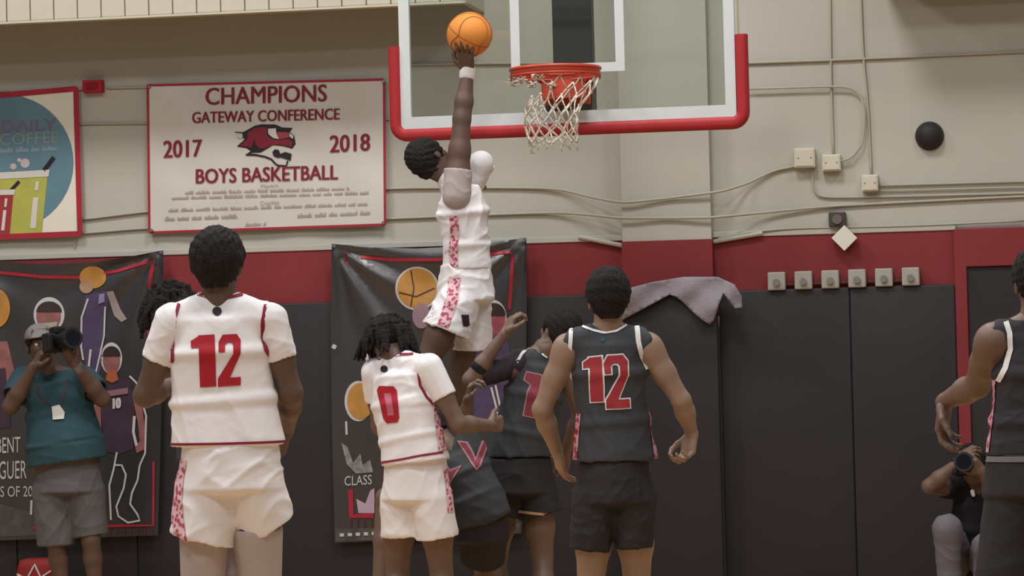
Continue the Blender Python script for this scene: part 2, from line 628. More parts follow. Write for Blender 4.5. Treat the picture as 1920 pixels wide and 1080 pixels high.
# six control boxes in a row over the pads
KN = mat('box_grey', (168, 164, 156), 0.6, 0.08, 20)
for k in range(6):
    cx = 1457 + k * 50.2
    cy = 527 - k * 1.75
    a, b = wallp(cx - 16, cy + 18, 0.04), wallp(cx + 16, cy - 17, 0.04)
    c = (a + b) / 2
    W, H = b[0] - a[0], b[2] - a[2]
    root = empty('control_box', (c[0], YW - 0.012, c[2] - H / 2))
    MB().box((c[0] - W / 2, YW - 0.085, c[2] - H / 2), (c[0] + W / 2, YW - 0.012, c[2] + H / 2), 0.008).build('housing', KN, root)
    MB().cyl((c[0], YW - 0.086, c[2] - H * .08), (c[0], YW - 0.105, c[2] - H * .08), W * 0.2, n=20).build('dial', mat('dial_grey', (128, 126, 124), 0.5), root)
    if k < 5:
        MB().cyl((c[0] + W / 2 - .005, YW - 0.03, c[2] - H * .2), (c[0] + W / 2 + 0.058, YW - 0.03, c[2] - H * .2), 0.012, n=10).build('link_pipe', mat('dark_pipe', (90, 44, 46), 0.6), root)
    tag(root, ('small grey control box closest to the grey towel, end of the row of six', 'fifth small grey control box counted from the red door frame', 'fourth small grey control box counted from the red door frame',
               'third small grey control box counted from the red door frame', 'second small grey control box counted from the red door frame', 'small grey control box nearest the red door frame, end of the row of six')[k], 'control box', 'row of grey control boxes')

# ---------------------------------------------------------------- banners and posters


def banner_root(name, px, py, label, off=0.0):
    c = wallp(px, py, off)
    o = empty(name, (c[0], YW, c[2]))
    return tag(o, label, 'banner')


VINYL = mat('white_vinyl', (208, 203, 196), 0.4, 0.05, 3)
DRED = mat('banner_crimson', (132, 34, 54), 0.6, 0.2, 40)
BRED = mat('banner_border_red', (166, 40, 56), 0.6, 0.1)
INK = mat('print_black', (40, 34, 38), 0.6, 0.1)
INKG = mat('print_faded_grey', (172, 156, 152), 0.7, 0.1)


def rip1(x, y):
    return 0.026 + 0.005 * math.sin(x * 0.021 + y * 0.013) + 0.003 * math.sin(x * 0.05 - y * 0.04) \
        + 0.006 * math.exp(-((x - 278) + (y - 160)) ** 2 / 9000.0) * math.sin((x - y) * 0.06)


b1 = banner_root('champions_banner', 500, 440, 'white champions banner with red lettering and a red wildcat emblem', 0)
wall_poly('banner_sheet', [(278, 160), (720, 149), (721, 421), (280, 435)], 0.016, VINYL, b1, rip1, 14)
for q in ([(276, 160), (720, 149)], [(720, 149), (722, 421)], [(722, 421), (280, 436)], [(280, 436), (277, 160)]):
    wall_poly('border', line_polys([(q[0][0] + (q[1][0] - q[0][0]) * k / 20, q[0][1] + (q[1][1] - q[0][1]) * k / 20) for k in range(21)], 4.5), 0.019, BRED, b1, rip1, 0)
for (bd, a, b, h, bo) in (('CHAMPIONS', (385, 197), (613, 190), 32, 0.011), ('GATEWAY CONFERENCE', (360, 231), (637, 224), 21, 0.010),
                          ('2017', (306, 296), (379, 293), 32, 0.014), ('2018', (618, 286), (694, 282), 32, 0.014),
                          ('BOYS BASKETBALL', (367, 344), (634, 336), 27, 0.012)):
    wall_text(bd, a, b, h, 0.0225, DRED, b1, rip1, bo)
wall_text('Players', (489, 354), (521, 352), 8, 0.021, INKG, b1, rip1, 0.0)
wall_text('Coaches', (488, 385), (523, 383), 8, 0.021, INKG, b1, rip1, 0.0)


def scribble(a, b, h, gap, seed, name='fine_print', material=INKG, parent=None, off=0.021, rp=None):
    """a line of print too small to read"""
    rr = random.Random(seed)
    x = 0.0
    L = b[0] - a[0]
    polys = []
    while x < L - 4:
        wlen = rr.uniform(14, 34)
        e = min(L, x + wlen)
        while x < e - 1.5:
            hh = h * rr.choice((0.6, 0.6, 0.75, 1.0))
            y0 = a[1] + (b[1] - a[1]) * x / L
            polys.append([(a[0] + x, y0), (a[0] + x + 2.0, y0), (a[0] + x + 2.0, y0 - hh), (a[0] + x, y0 - hh)])
            x += 2.7
        x += gap
    return wall_poly(name, polys, off, material, parent, rp, 0)


scribble((347, 364), (656, 356), 6, 4, 1, parent=b1, rp=rip1)
scribble((322, 374), (692, 364), 6, 4, 2, parent=b1, rp=rip1)
scribble((316, 397), (694, 385), 6, 4, 3, parent=b1, rp=rip1)
scribble((309, 414), (444, 409), 8, 5, 4, parent=b1, rp=rip1)
scribble((558, 408), (697, 402), 8, 5, 5, parent=b1, rp=rip1)
scribble((460, 424), (500, 422), 6, 4, 6, parent=b1, rp=rip1)


def em(pts):
    return [(420 + x / 10.8, 220 + y / 10.8) for x, y in pts]


emb = wall_poly('emblem', em([(210, 290), (380, 300), (480, 250), (620, 170), (760, 140), (1040, 145), (1180, 205), (1390, 215), (1330, 300), (1420, 370), (1450, 540), (1370, 640),
                              (1340, 620), (1190, 580), (990, 560), (860, 640), (740, 710), (560, 720), (430, 770), (540, 680), (450, 620), (260, 590), (390, 470), (420, 430), (330, 400)]), 0.0205, INK, b1, rip1, 12)
for pl, mm, of in (([(310, 575), (480, 430), (480, 310), (640, 210), (860, 190), (880, 380), (960, 430), (1080, 470), (1170, 440), (1300, 440), (1400, 500), (1370, 600), (1200, 560), (1000, 550), (860, 610), (740, 640), (640, 540), (610, 440), (560, 610), (450, 590)], DRED, 0.0225),
                   ([(1060, 300), (1280, 300), (1340, 400), (1200, 430), (1090, 440)], mat('emblem_rust', (160, 70, 72), 0.6), 0.0225),
                   ([(890, 230), (1050, 220), (1060, 330), (1110, 440), (1000, 420), (900, 340)], VINYL, 0.0235),
                   ([(240, 310), (370, 330), (380, 400), (330, 440), (260, 400)], mat('emblem_grey', (196, 190, 188), 0.6), 0.0225),
                   ([(1310, 310), (1400, 370), (1400, 440), (1340, 400)], VINYL, 0.0235),
                   ([(980, 700), (1030, 645), (1110, 660), (1140, 740), (1240, 700), (1370, 740), (1350, 880), (1300, 860), (1140, 810), (1080, 820), (1000, 780)], INK, 0.0215)):
    wall_poly('emblem_patch', em(pl), of, mm, emb, rip1, 12)
wall_poly('emblem_patch', line_polys(em([(440, 755), (640, 760), (840, 800), (960, 850), (1030, 930), (1090, 975), (1260, 985), (1290, 880)]), 3.4), 0.0215, INK, emb, rip1, 0)
for gx, gy in ((280, 163), (719, 152), (718, 418), (283, 432)):
    c = wallp(gx, gy, 0.062)
    MB().cyl(c, c + np.array([0, 0.02, 0]), 0.010, n=14).build('grommet', METAL, b1)


# drinks banner
def rip2(x, y):
    return 0.024 + 0.004 * math.sin(x * 0.03 + y * 0.01)


b2 = banner_root('drinks_banner', 40, 446, 'red-bordered banner with yellow and red drink cups on a blue circle')
wall_poly('banner_sheet', [(-150, 190), (142, 164), (152, 440), (-150, 452)], 0.016, mat('cream_vinyl', (226, 220, 206), 0.5, 0.04), b2, rip2, 14)
BLUE = mat('print_blue', (98, 134, 148), 0.6, 0.08, 3, rgb2=(92, 120, 138))
wall_poly('blue_circle', ellipse(8, 305, 130, 128, 44), 0.018, BLUE, b2, rip2, 14)
for q in ([(-150, 192), (144, 166)], [(142, 164), (150, 440)], [(152, 438), (-150, 450)]):
    wall_poly('border', line_polys([(q[0][0] + (q[1][0] - q[0][0]) * k / 12, q[0][1] + (q[1][1] - q[0][1]) * k / 12) for k in range(13)], 10), 0.0215, BRED, b2, rip2, 0)
YEL = mat('print_yellow', (176, 176, 84), 0.6, 0.1)
cup = wall_poly('yellow_cup', [(-40, 336), (89, 330), (78, 438), (-26, 442)], 0.020, YEL, b2, rip2, 14)
wall_poly('cup_lid', [(-46, 326), (93, 318), (91, 331), (-44, 338)], 0.0225, VINYL, cup, rip2, 14)
wall_poly('straw', line_polys([(82, 320), (101, 295)], 8), 0.0225, INK, cup, rip2, 0)
wall_poly('highlight', [(67, 340), (73, 340), (71, 357), (65, 357)], 0.0225, VINYL, cup, rip2, 0)
wall_poly('highlight', [(62, 370), (72, 370), (67, 428), (56, 428)], 0.0225, VINYL, cup, rip2, 0)
cup2 = wall_poly('red_cup', [(-60, 366), (25, 364), (18, 440), (-50, 443)], 0.0225, mat('print_cup_red', (158, 54, 60), 0.6, 0.1), b2, rip2, 14)
wall_poly('cup_lid', [(-64, 358), (28, 355), (27, 365), (-62, 367)], 0.0245, VINYL, cup2, rip2, 14)
wall_poly('straw', line_polys([(20, 357), (36, 340)], 6), 0.0245, INK, cup2, rip2, 0)
wall_poly('highlight', [(9, 372), (14, 372), (12, 388), (8, 388)], 0.0245, VINYL, cup2, rip2, 0)
wall_poly('highlight', [(6, 394), (12, 394), (8, 432), (2, 432)], 0.0245, VINYL, cup2, rip2, 0)
for fx, fy, fr in ((25, 312, 6), (47, 306, 9), (36, 300, 4)):
    wall_poly('blossom', ellipse(fx, fy, fr, fr, 10), 0.0195, mat('print_pale', (196, 186, 182), 0.6), b2, rip2, 0)
wall_text('DAILY', (2, 248), (106, 243), 21, 0.0195, mat('print_mauve', (118, 104, 132), 0.6), b2, rip2, 0.01)
wall_text('COFFEE', (0, 273), (110, 268), 22, 0.0195, mat('print_sage', (128, 148, 138), 0.6), b2, rip2, 0.0)
scribble((0, 287), (108, 282), 10, 5, 9, parent=b2, off=0.0195, material=mat('print_pale_blue', (140, 158, 170), 0.6), rp=rip2)

# player posters
PVIN = mat('black_vinyl', (48, 46, 48), 0.33, 0.15, 3, spec=1.0)
PRED = mat('poster_red', (168, 44, 60), 0.4, 0.1)
PWHT = mat('poster_white', (196, 192, 190), 0.4, 0.08, 20)
PFACE = mat('poster_face', (150, 98, 96), 0.4, 0.3, 14)
PFACE2 = mat('poster_tan', (176, 140, 112), 0.4, 0.2, 14)
PPUR = mat('poster_purple', (84, 70, 100), 0.4, 0.2, 10)
PPUR2 = mat('poster_plum', (70, 54, 68), 0.4, 0.2, 10)
PBALL = mat('poster_ball', (190, 138, 70), 0.4, 0.2, 12)
PHAIR = mat('poster_hair', (60, 46, 44), 0.4, 0.2, 12)


def folds(corners):
    def f(x, y):
        s = 0.0
        for cx, cy, sgn in corners:
            dx, dy = (x - cx), (y - cy)
            rr = math.hypot(dx, dy) + 1e-6
            a = math.atan2(dy, dx)
            s += 0.040 * math.exp(-rr / 120.0) * (rr / (rr + 25)) * math.sin(a * 13 + sgn)
        s += 0.006 * math.sin(x * 0.018 + 0.7) * math.sin(y * 0.011)
        return s
    return f


OFFP = 0.11
rp3 = folds([(305, 468, 0.5), (-150, 470, 1.0)])
b3 = banner_root('player_poster', 150, 1000, 'black vinyl poster with cut-out players behind the photographer in teal')
sheet = wall_poly('poster_sheet', [(-150, 470), (-80, 481), (0, 489), (60, 495), (120, 495), (180, 491), (240, 482), (306, 469), (306, 600), (302, 800), (296, 1004), (100, 1010), (-150, 1018)], OFFP, PVIN, b3, rp3, 8)


def pp(name, poly, mm, o=1, parent=None, root=None, rp=None, st=9):
    return wall_poly(name, poly, OFFP + 0.0035 * o, mm, parent or root, rp, st)


def q3(name, poly, mm, o=1, parent=None):
    return pp(name, poly, mm, o, parent, b3, rp3)


def l3(name, pts, wd, mm, o=2, parent=None):
    return q3(name, line_polys(pts, wd), mm, o, parent)


l3('red_line', [(-60, 505), (0, 511), (80, 519), (150, 520), (220, 508), (285, 488)], 6, PRED)
l3('red_line', [(287, 488), (281, 530), (280, 565)], 7, PRED)
l3('red_line', [(278, 620), (280, 660)], 4, PRED)
l3('red_line', [(288, 865), (287, 985), (200, 986), (60, 990)], 5, PRED)
for k in range(7):
    l3('tick', [(207 + k * 13, 990), (207 + k * 13, 1003)], 3, mat('poster_dull_red', (90, 44, 52), 0.4), 2)
f1 = q3('printed_player', [(160, 552), (205, 545), (200, 590), (194, 640), (190, 690), (184, 702), (164, 700), (154, 650), (155, 600)], PPUR)
q3('printed_ball', ellipse(174, 520, 25, 21), PBALL, 2, f1)
q3('printed_face', ellipse(162, 537, 13, 13), PFACE2, 3, f1)
q3('printed_arm', [(200, 548), (212, 545), (226, 580), (238, 598), (228, 604), (214, 592)], mat('poster_pale_arm', (158, 142, 138), 0.4), 2, f1)
q3('jersey_patch', [(186, 552), (196, 550), (196, 566), (184, 570)], mat('poster_lilac', (150, 140, 176), 0.4), 3, f1)
l3('outline', [(165, 560), (153, 595), (152, 650), (156, 675)], 3.5, PWHT, 3, f1)
l3('outline', [(197, 575), (195, 630), (184, 680), (178, 705)], 3, PWHT, 3, f1)
l3('outline', [(170, 655), (166, 690)], 4, PWHT, 3, f1)
f2 = q3('printed_player', ellipse(92, 590, 29, 33), PWHT)
q3('printed_face', ellipse(91, 593, 23, 27), PFACE, 2, f2)
q3('printed_hair', ellipse(92, 585, 24, 20, 18, 180, 360), PHAIR, 3, f2)
q3('printed_collar', [(80, 606), (108, 603), (104, 622), (86, 626)], mat('poster_collar', (168, 160, 146), 0.4), 3, f2)
f3 = q3('printed_player', [(183, 716), (205, 706), (226, 706), (242, 712), (252, 770), (250, 842), (222, 852), (196, 846), (190, 780)], PPUR2)
q3('printed_head', ellipse(209, 672, 20, 30), PWHT, 1, f3)
q3('printed_face', ellipse(209, 676, 16, 25), PFACE, 2, f3)
q3('printed_hair', ellipse(209, 668, 17, 19, 18, 180, 360), PHAIR, 3, f3)
q3('printed_neck', [(202, 694), (218, 694), (222, 712), (210, 718), (198, 712)], mat('poster_orange', (168, 92, 62), 0.4), 3, f3)
q3('printed_arm', [(172, 745), (188, 742), (190, 800), (192, 842), (182, 846), (176, 790)], PFACE, 2, f3)
q3('printed_arm', [(250, 752), (264, 748), (272, 800), (271, 842), (256, 850), (252, 832), (262, 828), (258, 790)], PFACE, 2, f3)
q3('jersey_band', [(199, 733), (240, 727), (240, 738), (200, 744)], mat('poster_pinkgrey', (140, 104, 112), 0.4), 3, f3)
wall_text('10', (211, 767), (227, 765), 20, OFFP + 0.013, PWHT, f3, rp3, 0.02)
l3('outline', [(243, 705), (256, 718), (274, 780), (272, 850), (262, 872), (258, 900), (247, 925), (244, 945), (258, 965), (262, 976), (240, 980), (222, 968), (218, 950), (232, 915), (236, 890), (228, 872), (216, 872)], 3.5, PWHT, 2, f3)
l3('outline', [(219, 848), (213, 880), (205, 910), (208, 975)], 3.5, PWHT, 2, f3)
l3('outline', [(252, 780), (250, 810), (256, 836)], 5, PWHT, 3, f3)
f0 = q3('printed_player', [(-40, 640), (14, 640), (28, 700), (40, 760), (-40, 780)], PFACE)
q3('printed_ball', ellipse(-8, 578, 27, 37), PBALL, 2, f0)
q3('printed_shirt', [(-60, 700), (10, 690), (20, 800), (-60, 810)], PPUR2, 2, f0)
for (bd, a, b, h) in (('BENT', (-6, 850), (38, 848), 29), ('GUER', (-2, 899), (50, 897), 34), ('SS OF 20', (-8, 932), (61, 931), 20)):
    wall_text(bd, a, b, h, OFFP + 0.006, PWHT, b3, rp3, 0.0)
q3('printed_court', [(-150, 940), (0, 945), (60, 960), (90, 975), (90, 1003), (-150, 1012)], mat('poster_court', (92, 86, 82), 0.4, 0.4, 12))
l3('outline', [(59, 938), (58, 965)], 4, PWHT)
for gx, gy in ((302, 473),):
    c = wallp(gx, gy, OFFP + 0.012)
    MB().cyl(c, c + np.array([0, 0.02, 0]), 0.011, n=14).build('grommet', METAL, b3)

rp4 = folds([(622, 458, 0.0), (985, 447, 1.3)])
b4 = banner_root('player_poster', 800, 1010, 'black vinyl poster with printed basketballs hanging behind the jumping player')
OFF4 = 0.11
wall_poly('poster_sheet', [(622, 457), (700, 464), (780, 466), (860, 462), (930, 454), (987, 445), (988, 560), (984, 800), (978, 1000), (800, 1010), (628, 1018), (622, 800), (620, 600)], OFF4, PVIN, b4, rp4, 8)


def q4(name, poly, mm, o=1, parent=None):
    return pp(name, poly, mm, o, parent, b4, rp4)


def l4(name, pts, wd, mm, o=2, parent=None):
    return q4(name, line_polys(pts, wd), mm, o, parent)


l4('red_line', [(676, 482), (740, 487), (820, 487), (880, 482), (920, 476), (955, 472), (962, 480), (958, 530), (955, 580)], 6, PRED)
l4('red_line', [(646, 475), (652, 495)], 4, PRED)
pb = q4('printed_ball', ellipse(782, 541, 41, 41), PWHT)
q4('ball_skin', ellipse(782, 540, 37, 37), PBALL, 2, pb)
l4('ball_seam', [(748, 548), (780, 556), (815, 540)], 2, PHAIR, 3, pb)
l4('ball_seam', [(770, 506), (776, 540), (770, 574)], 2, PHAIR, 3, pb)
pb = q4('printed_ball', ellipse(672, 752, 26, 38), PWHT)
q4('ball_skin', ellipse(676, 752, 25, 34), PBALL, 2, pb)
f5 = q4('printed_player', [(895, 640), (915, 618), (945, 618), (955, 650), (952, 800), (890, 800), (888, 700)], PPUR)
q4('printed_head', ellipse(924, 596, 26, 34), PWHT, 1, f5)
q4('printed_face', ellipse(926, 598, 21, 30), mat('poster_rose', (164, 84, 98), 0.4, 0.3, 14), 2, f5)
q4('printed_hair', ellipse(926, 592, 22, 24, 18, 180, 360), PHAIR, 3, f5)
l4('jersey_stripe', [(921, 726), (936, 785)], 4, PWHT, 3, f5)
l4('jersey_stripe', [(929, 722), (942, 782)], 4, PWHT, 3, f5)
q4('printed_hand', ellipse(790, 592, 17, 24), mat('poster_mauve', (152, 124, 134), 0.4), 2)
l4('outline', [(690, 636), (686, 660), (690, 680)], 6, PWHT)
l4('outline', [(623, 648), (630, 652)], 8, PWHT)
q4('printed_shoe', [(640, 830), (652, 838), (662, 868), (676, 850), (680, 872), (694, 862), (700, 885), (668, 888), (650, 870)], mat('poster_scrawl', (150, 144, 142), 0.4, 0.4, 40), 2)
l4('outline', [(649, 790), (650, 815)], 4, PWHT)
wall_text('CLASS', (646, 911), (697, 908), 18, OFF4 + 0.006, PWHT, b4, rp4, 0.0)
l4('red_line', [(657, 918), (659, 968), (700, 966)], 10, PRED)
q4('printed_net', [(668, 935), (685, 944), (694, 920), (702, 915), (702, 962), (672, 962)], mat('poster_net', (186, 160, 178), 0.4), 2)
for k in range(4):
    l4('tick', [(658 + k * 13, 975), (658 + k * 13, 989)], 3, mat('poster_dull_red', (90, 44, 52), 0.4), 2)
q4('printed_court', [(628, 992), (975, 980), (976, 1000), (629, 1016)], mat('poster_court', (92, 86, 82), 0.4, 0.4, 12))
for k in range(22):
    l4('court_mark', [(637 + k * 15, 1003 - k * .7), (645 + k * 15, 1003 - k * .7)], 6, PWHT, 2)
for gx, gy in ((626, 461), (983, 450)):
    c = wallp(gx, gy, OFF4 + 0.012)
    MB().cyl(c, c + np.array([0, 0.02, 0]), 0.011, n=14).build('grommet', METAL, b4)

# red bag with white cord leaning on the pads
V0 = wallp(58, 1060, 0.4)
root = empty('cord_bag', (V0[0], YW - 0.3, 0))
bm = bmesh.new()
bmesh.ops.create_cube(bm, size=1)
bmesh.ops.subdivide_edges(bm, edges=list(bm.edges), cuts=5, use_grid_fill=True)
for v in bm.verts:
    z = v.co.z + 0.5
    q = 1 - 0.22 * z ** 3
    rr = 1 + 0.1 * math.sin(v.co.x * 9 + v.co.z * 7) * 0.4
    v.co = Vector((V0[0] + v.co.x * 0.28 * q * rr, YW - 0.24 + v.co.y * 0.2 * q * rr, z * 0.345))
bmesh.ops.smooth_vert(bm, verts=list(bm.verts), factor=0.5, use_axis_x=True, use_axis_y=True, use_axis_z=True)
bagm = MB().bm(bm)
bag = bagm.build('bag_body', mat('bag_red', (158, 44, 44), 0.6, 0.2), root, True)
bvb = BVHTree.FromPolygons([Vector(v) for v in bagm.v], bagm.f)
for sq in ([(-.13, .26), (-.05, .22), (.0, .31), (.04, .23), (.12, .28)], [(-.13, .10), (-.07, .18), (-.05, .22)], [(.04, .23), (.03, .12), (.1, .02)], [(-.12, .33), (-.13, .26), (-.14, .1)]):
    pts = []
    for i in range(len(sq) - 1):
        for k in range(5):
            x = V0[0] + sq[i][0] + (sq[i + 1][0] - sq[i][0]) * k / 5
            z = sq[i][1] + (sq[i + 1][1] - sq[i][1]) * k / 5
            h = bvb.ray_cast(Vector((x, YW - 1.5, z)), Vector((0, 1, 0)))
            if h[0]:
                pts.append(np.array(h[0]) + np.array(h[1]) * 0.004)
    if len(pts) > 2:
        MB().tube(pts, 0.006, 6).build('cord', TRIMW, bag, True)
tag(root, 'small red bag with white cord on the floor below the player poster', 'bag')

# grey towel draped over the pad
TOW = mat('grey_towel', (150, 142, 152), 0.95, 0.12, 10, 0.4, 90, sheen=0.3)


def rpt(x, y):
    return 0.012 * math.sin((x * 0.8 + y) * 0.085) + 0.008 * math.sin((x - y * 1.4) * 0.05) + 0.018 * math.exp(-((x - 1350) ** 2) / 900.0)


tw = wall_poly('towel', [(1166, 600), (1172, 575), (1184, 539), (1222, 529), (1282, 519), (1345, 519), (1376, 533), (1390, 556), (1391, 577), (1378, 578), (1364, 560), (1356, 549), (1346, 574), (1338, 600), (1330, 608),
                         (1318, 601), (1300, 586), (1280, 566), (1268, 557), (1255, 552), (1222, 570)], 0.215, TOW, None, rpt, 7, 0.03)
recenter(tw, wallp(1270, 550, 0.2))
tag(tw, 'crumpled grey towel draped over the top of the wall pads', 'towel')

# ---------------------------------------------------------------- basketball goal


def planeY(px, py, Y):
    r = ray(px, py)
    return CAM + r * ((Y - CAM[1]) / r[1])


YB = 0.40
goal = empty('basketball_goal', (0.05, YB + 0.9, 2.7))
tag(goal, 'glass basketball backboard with red padding, orange rim and white net', 'basketball hoop')
bl, br = planeY(750, 130, YB)[0], planeY(1379, 130, YB)[0]
bz = planeY(1060, 231, YB)[2]
bt = bz + 1.12
fwid = 0.058
FRM = mat('frame_white', (206, 212, 214), 0.5, 0.04)
MB().box((bl, YB - 0.01, bz), (bl + fwid, YB + 0.03, bt)).box((br - fwid, YB - 0.01, bz), (br, YB + 0.03, bt)) \
    .box((bl, YB - 0.0102, bz), (br, YB + 0.0302, bz + fwid + 0.008)).box((bl, YB - 0.0102, bt - fwid), (br, YB + 0.0302, bt)).build('frame', FRM, goal)
MB().box((bl + fwid, YB, bz + fwid), (br - fwid, YB + 0.012, bt - fwid)).build('glass', mat_glass('board_glass'), goal)
MB().box((bl + .01, YB + .03, bz + .01), (bl + .035, YB + .06, bt - .01)).box((br - .035, YB + .03, bz + .01), (br - .01, YB + .06, bt - .01)) \
    .box((bl + .01, YB + .03, bz + fwid - .01), (br - .01, YB + .055, bz + fwid + .012)).build('rear_frame', mat('frame_dark', (92, 92, 88), 0.5), goal)
sx0, sx1 = planeY(957, 60, YB)[0], planeY(1170, 60, YB)[0]
sz = planeY(1064, 137, YB)[2]
sq = 0.05
MB().box((sx0, YB - .003, sz), (sx0 + sq, YB - .0005, sz + 0.47)).box((sx1 - sq, YB - .003, sz), (sx1, YB - .0005, sz + 0.47)) \
    .box((sx0, YB - .0032, sz), (sx1, YB - .0006, sz + sq)).box((sx0, YB - .0032, sz + .42), (sx1, YB - .0006, sz + .47)).build('target_square', FRM, goal)
# padding: U shape, rounded
PADR = mat('pad_red', (168, 42, 48), 0.5, 0.08, 3)
ph = 0.064
zl, zr2 = planeY(740, 88, YB)[2], planeY(1395, 64, YB)[2]
xl_, xr_ = bl - 0.03, br + 0.035
path = [(xl_, zl)]
rc = 0.06
path += [(xl_, bz + 0.05)]
for k in range(7):
    a = math.pi + (math.pi / 2) * k / 6
    path.append((xl_ + rc + rc * math.cos(a), bz - 0.032 + rc + rc * math.sin(a)))
for k in range(7):
    a = 1.5 * math.pi + (math.pi / 2) * k / 6
    path.append((xr_ - rc + rc * math.cos(a), bz - 0.032 + rc + rc * math.sin(a)))
path += [(xr_, bz + 0.05), (xr_, zr2)]
mb = MB()
n = 16
base = 0
for i, (x, z) in enumerate(path):
    a = np.array(path[max(i - 1, 0)])
    b = np.array(path[min(i + 1, len(path) - 1)])
    t = (b - a) / np.linalg.norm(b - a)
    nn = np.array([-t[1], t[0]])
    for k in range(n):
        th = 2 * math.pi * (k + .5) / n
        cxx, cyy = math.cos(th), math.sin(th)
        se = (abs(cxx) ** 4 + abs(cyy) ** 4) ** 0.25
        u, vv = 0.034 * cxx / se, 0.045 * cyy / se
        mb.v.append((x + nn[0] * u, YB + 0.02 + vv, z + nn[1] * u))
for i in range(len(path) - 1):
    for k in range(n):
        k2 = (k + 1) % n
        mb.f.append((i * n + k, (i + 1) * n + k, (i + 1) * n + k2, i * n + k2))
mb.f.append(tuple(range(n)))
mb.f.append(tuple((len(path) - 1) * n + k for k in range(n))[::-1])
smooth_by_angle(mb.build('padding', PADR, goal), 50)
# rim
RIMM = mat('rim_orange', (186, 66, 44), 0.4, 0.1, spec=0.5)
rr = 0.2376
ring = [(rr * math.cos(2 * math.pi * k / 64), rr * math.sin(2 * math.pi * k / 64), 3.05 - 0.009) for k in range(64)]
rimm = MB().tube(ring, 0.0105, 10, True).tube([(x, y, z - 0.034) for x, y, z in ring], 0.007, 8, True)
nb = len(rimm.v)
for k in range(64):
    for q_ in (rr + .003, rr - .003):
        for z_ in (3.045, 3.006):
            rimm.v.append((q_ * math.cos(2 * math.pi * k / 64), q_ * math.sin(2 * math.pi * k / 64), z_))
for k in range(64):
    a_, b_ = nb + 4 * k, nb + 4 * ((k + 1) % 64)
    rimm.f += [(a_, a_ + 1, b_ + 1, b_), (a_ + 2, b_ + 2, b_ + 3, a_ + 3), (a_ + 1, a_ + 3, b_ + 3, b_ + 1), (a_, b_, b_ + 2, a_ + 2)]
rim = rimm.build('rim', RIMM, goal, True)
lug = MB()
for k in range(12):
    a = 2 * math.pi * (k + .5) / 12
    c = np.array([rr * math.cos(a), rr * math.sin(a), 3.002])
    t_ = np.array([-math.sin(a), math.cos(a), 0])
    L = MB().tube([c - t_ * .022, c - t_ * .012 - zz * .014, c + t_ * .012 - zz * .014, c + t_ * .022], 0.004, 6)
    L.build('net_hook', RIMM, rim, True)
# mount: two arms, neck plate, breakaway housing
br_ = MB()
br_.box((-0.11, rr - 0.02, 3.03), (0.11, YB - 0.02, 3.045), 0.003)
br_.box((-0.115, rr - 0.01, 2.905), (0.115, rr + 0.006, 3.036), 0.003)
br_.box((-0.115, rr, 2.905), (-0.100, YB - 0.012, 3.036), 0.002)
br_.box((0.100, rr, 2.905), (0.115, YB - 0.012, 3.036), 0.002)
br_.box((-0.13, YB - 0.022, 2.88), (0.13, YB - 0.011, 3.06), 0.003)
br_.build('rim_bracket', RIMM, goal)
br2 = MB()
for s in (-1, 1):
    br2.tube([(s * 0.225, 0.08, 3.041), (s * 0.17, 0.2, 3.03), (s * 0.11, YB - 0.03, 2.99)], 0.008, 8)
br2.build('rim_brace', RIMM, goal, True)
# support arm behind the glass
ax0, ax1 = planeY(1041, 60, YB + 0.35)[0], planeY(1114, 60, YB + 0.35)[0]
SUP = mat('support_black', (62, 60, 58), 0.5, 0.08)
MB().box((ax0, YB + 0.25, 2.80), (ax1, YB + 0.36, 4.8), 0.006).build('support_post', SUP, goal)
MB().box((ax0 - .02, YB + 0.06, 2.84), (ax1 + .02, YB + 0.25, 3.0), 0.006).build('mount_plate', SUP, goal)
MB().tube([(ax0 + .1, YB + .36, 4.6), (ax0 + .1, YB + 1.9, 5.2)], 0.06, 12).build('wall_strut', SUP, goal)
for ex in (750, 1381):
    c = planeY(ex, 20, YB)
    MB().tube([(c[0] + (0.005 if ex > 1000 else -0.005), YB + .02, c[2] - .25), (c[0] + (0.005 if ex > 1000 else -.005), YB + .02, bt)], 0.006, 6).build('edge_strip', mat('edge_strip', (178, 172, 156), 0.6), goal)

# net
NET = mat('net_cord', (214, 206, 192), 0.9, 0.1, 40)
net = empty('net_root', (0, 0, 0))
bpy.data.objects.remove(net, do_unlink=True)
NA = 12
lev = [(0.232, -0.060, 0.0, 0), (0.185, -0.13, 0.0, 1), (0.150, -0.215, -0.015, 0), (0.142, -0.265, -0.02, 1), (0.138, -0.315, -0.022, 0), (0.135, -0.360, -0.022, 1), (0.128, -0.398, -0.022, 0)]
rnn = random.Random(3)
nodes = []
for li, (r, z, sx, par) in enumerate(lev):
    row = []
    for k in range(NA):
        a = 2 * math.pi * (k + .5 + (0.5 if par else 0)) / NA
        j = 0.0 if li == 0 else 0.011
        x = sx + r * math.cos(a) + rnn.uniform(-j, j)
        y = r * math.sin(a) + rnn.uniform(-j, j)
        zq = 3.05 + z + rnn.uniform(-j, j) * 1.1
        if li >= 1:                                     # lower net swung, left side short
            left = max(0.0, -math.cos(a))
            if li == 1:
                x += 0.05 * left
                zq -= 0.045 * left
        row.append(np.array([x, y, zq]))
    nodes.append(row)
netm = MB()
for li in range(len(lev) - 1):
    for k in range(NA):
        par = lev[li][3]
        for d in ((0, 1) if par else (0, -1)):
            j = (k + d) % NA
            a, b = nodes[li][k], nodes[li + 1][j]
            ang = 2 * math.pi * (k + .5) / NA
            if li == 0 and math.cos(ang) < -0.45:
                continue
            if li == 0 and math.cos(ang) < -0.05 and d:
                continue
            mid = (a + b) / 2 + np.array([rnn.uniform(-1, 1), rnn.uniform(-1, 1), rnn.uniform(-1, .3)]) * 0.006
            netm.tube([a, mid, b], 0.0042 if li < 2 else 0.0052, 5)
